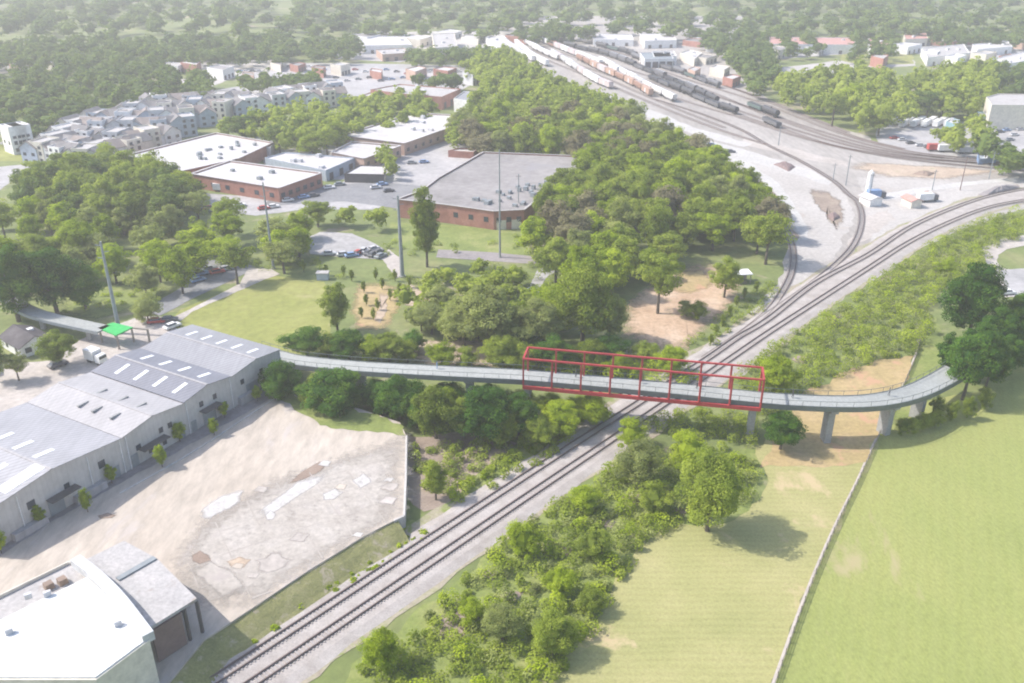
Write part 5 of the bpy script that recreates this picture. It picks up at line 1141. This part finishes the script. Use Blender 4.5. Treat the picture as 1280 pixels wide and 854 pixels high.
# railcars
def make_railcar(kind, paint):
    t = thing('railcar', 'x', 'railcar'); L = 15.5
    if kind == 'box':
        part(MB().box((0,0,2.7),(L,2.9,3.0)), 'body', paint, t); part(MB().add([(-L/2,-1.5,4.22),(L/2,-1.5,4.22),(L/2,0,4.5),(-L/2,0,4.5),(-L/2,1.5,4.22),(L/2,1.5,4.22)], [(0,1,2,3),(3,2,5,4),(1,5,2),(0,3,4)]), 'roof', paint, t); part(MB().box((0,-1.47,2.6),(2.8,.1,2.6)), 'door', 'lightgrey', t)
    elif kind == 'hopper':
        mb = MB(); vs = []
        for x_ in (-L/2, L/2): k_ = .82 if abs(x_) else 1; vs += [(x_*.62,-.9,1.0),(x_*.62,.9,1.0),(x_,1.45,2.2),(x_,1.45,3.9),(x_,.8,4.3),(x_,-.8,4.3),(x_,-1.45,3.9),(x_,-1.45,2.2)]
        mb.add(vs, [tuple(range(8)), tuple(range(8,16))[::-1]]+[(i,8+i,8+(i+1)%8,(i+1)%8) for i in range(8)]); part(mb, 'body', paint, t)
        for i in range(4): part(MB().box((-5.4+3.6*i,0,4.38),(1.6,.9,.16)), 'hatch', 'lightgrey', t)
    elif kind == 'gondola':
        mb = MB(); mb.box((0,-1.42,1.95),(L,.1,1.7)); mb.box((0,1.42,1.95),(L,.1,1.7)); mb.box((-L/2+.05,0,1.95),(.1,2.74,1.7)); mb.box((L/2-.05,0,1.95),(.1,2.74,1.7)); mb.box((0,0,1.2),(L,2.9,.15)); part(mb, 'body', paint, t)
        mb = MB().box((0,0,2.05),(L-.4,2.6,1.4),0,.8); part(mb, 'load', 'black', t)
    else:
        part(MB().tube((-L/2+.4,0,2.7),(L/2-.4,0,2.7),1.45,1.45,14), 'body', paint, t); part(MB().tube((0,0,4.0),(0,0,4.6),.5,.5,10), 'dome', paint, t)
    part(MB().box((0,0,1.02),(L+.8,.5,.28)), 'underframe', 'black', t)
    for s in (-1,1):
        b_ = MB().box((s*5.6,0,.62),(2.2,2.1,.35))
        for dx in (-.85,.85):
            for dy in (-.75,.75): b_.tube((s*5.6+dx,dy-.07,.46),(s*5.6+dx,dy+.07,.46),.44,.44,8)
        part(b_, 'bogie', 'black', t)
    return t
RC = {}
CN = dict(white='white', lightgrey='light grey', black='black', rust='rust-brown', pink='pinkish', orange='orange', darkgreen='dark green', darkgrey='dark grey', tan='tan', blue='blue')
KN = dict(box='boxcar', hopper='covered hopper car', gondola='open gondola car', tank='tank car')
def put_railcar(p, rz, kind, paint, where, group):
    lab = f'{CN[paint]} {KN[kind]} {where}'
    if (kind, paint) not in RC:
        o = make_railcar(kind, paint); RC[(kind,paint)] = o; o.location = (p.x,p.y,.2); o.rotation_euler = (0,0,rz); o['label'] = lab; o['group'] = group
    else: copy_tree(RC[(kind,paint)], (p.x,p.y,.2), rz, lab, group)
def rake(px, choices, where, group):
    pl = resample(smooth_line([G(x,y,1.5) for x,y in px], 2.0), 17.0); r = random.Random(int(px[0][0]))
    for a, b_ in zip(pl, pl[1:]):
        k_, p_ = r.choice(choices); put_railcar((a+b_)/2, math.atan2(b_.y-a.y, b_.x-a.x), k_, p_, where, group)
rake([(645,54),(664,70),(686,82)], [('box','white')], 'in the short pale string nearest the wood tip', 'railcars nearest the wood tip')
rake([(655,52),(680,66),(705,76)], [('hopper','white'),('box','white')], 'in the second pale string at the yard throat', 'railcars at the yard throat')
rake([(690,66),(718,84),(745,101),(775,113)], [('box','white'),('hopper','lightgrey'),('box','pink')], 'in the long pale string along the wood edge', 'railcars along the wood edge')
rake([(722,72),(750,86),(790,104),(815,119)], [('box','white'),('hopper','rust'),('box','orange'),('box','pink')], 'in the mixed white and rust string', 'railcars of the mixed white and rust string')
rake([(750,76),(780,92),(812,110),(850,128)], [('hopper','white'),('box','white'),('hopper','lightgrey')], 'in the bright string ending nearest the gravel road', 'railcars of the bright string')
rake([(705,56),(735,62),(765,70),(800,84),(850,104),(907,132)], [('gondola','black'),('gondola','darkgrey'),('tank','black'),('hopper','darkgrey')], 'in the longest dark string through the yard middle', 'railcars of the longest dark string')
rake([(790,70),(820,80),(860,93),(902,109)], [('gondola','darkgreen'),('gondola','darkgrey'),('tank','darkgrey')], 'in the dark string beside the engine shed', 'railcars beside the engine shed')
rake([(936,130),(958,139),(988,152)], [('gondola','darkgreen'),('tank','black')], 'in the short dark string near the wooded strip', 'railcars near the wooded strip')
rake([(955,149),(975,158)], [('gondola','darkgrey')], 'standing alone below the short dark string', 'lone railcar')
rake([(628,50),(650,66),(668,76)], [('hopper','lightgrey'),('box','white')], 'in the outermost string at the yard throat', 'railcars of the outermost string')
rake([(670,48),(715,66),(750,80),(778,92)], [('box','pink'),('box','white'),('gondola','rust')], 'in the pale pinkish string behind the bright ones', 'railcars of the pale pinkish string')
rake([(812,96),(850,112),(905,135),(930,143)], [('gondola','black'),('gondola','darkgrey'),('tank','black')], 'in the dark string reaching furthest down the yard', 'railcars of the furthest-reaching dark string')
rake([(745,56),(780,64),(815,78)], [('tank','black'),('gondola','darkgreen')], 'in the dark string at the yard sheds', 'railcars at the yard sheds')
rake([(735,47),(775,54),(800,58)], [('box','white'),('hopper','lightgrey')], 'at the top edge of the yard', 'railcars at the top of the yard')
# ------------------------------------------------------------------ air, light, camera
hm = bpy.data.materials.new('haze'); hm.use_nodes = True; n = hm.node_tree; n.nodes.clear()
om = n.nodes.new('ShaderNodeOutputMaterial'); pv = n.nodes.new('ShaderNodeVolumePrincipled'); pv.inputs['Color'].default_value = (0.96,0.93,0.95,1); pv.inputs['Density'].default_value = HAZE = 0.0004
pv.inputs['Anisotropy'].default_value = 0.2
n.links.new(pv.outputs[0], om.inputs['Volume']); MATS['haze'] = hm
o = MB().box((0,1150,47),(3000,2700,98)).build('haze','haze'); tag(o, kind='stuff')
w = bpy.data.worlds.new('World'); scene.world = w; w.use_nodes = True; n = w.node_tree; bg = n.nodes['Background']
sky = n.nodes.new('ShaderNodeTexSky'); sky.sky_type = 'NISHITA'; sky.sun_disc = False
EL, AZ = math.radians(46), math.atan2(-1.0, 0.12)
sky.sun_elevation = EL; sky.sun_rotation = AZ; sky.air_density = 1.0; sky.dust_density = 2.0
n.links.new(sky.outputs[0], bg.inputs['Color']); bg.inputs['Strength'].default_value = 0.15
sd = bpy.data.lights.new('sun','SUN'); sd.energy = 3.0; sd.angle = math.radians(0.6); sd.color = (1.0,0.95,0.88)
so = bpy.data.objects.new('sun', sd); COL.objects.link(so)
dirv = Vector((math.sin(AZ)*math.cos(EL), math.cos(AZ)*math.cos(EL), math.sin(EL)))
so.rotation_euler = dirv.to_track_quat('Z','Y').to_euler(); so.location = dirv*300
cd = bpy.data.cameras.new('camera'); cam = bpy.data.objects.new('camera', cd); COL.objects.link(cam); scene.camera = cam
cd.sensor_fit = 'HORIZONTAL'; cd.sensor_width = 36; cd.lens = 36*F/1280; cd.clip_start = 0.5; cd.clip_end = 6000
cam.location = (0,0,H); cam.rotation_euler = (PI/2-TH,0,0)
vs_ = scene.view_settings; vs_.view_transform = 'Standard'; vs_.look = 'None'; vs_.exposure = 0.88; vs_.gamma = 1.0
scene.render.engine = 'CYCLES'; cy = scene.cycles
cy.max_bounces = 5; cy.diffuse_bounces = 2; cy.glossy_bounces = 1; cy.transmission_bounces = 2; cy.volume_bounces = 1; cy.transparent_max_bounces = 10
cy.use_denoising = True; cy.filter_width = 2.0
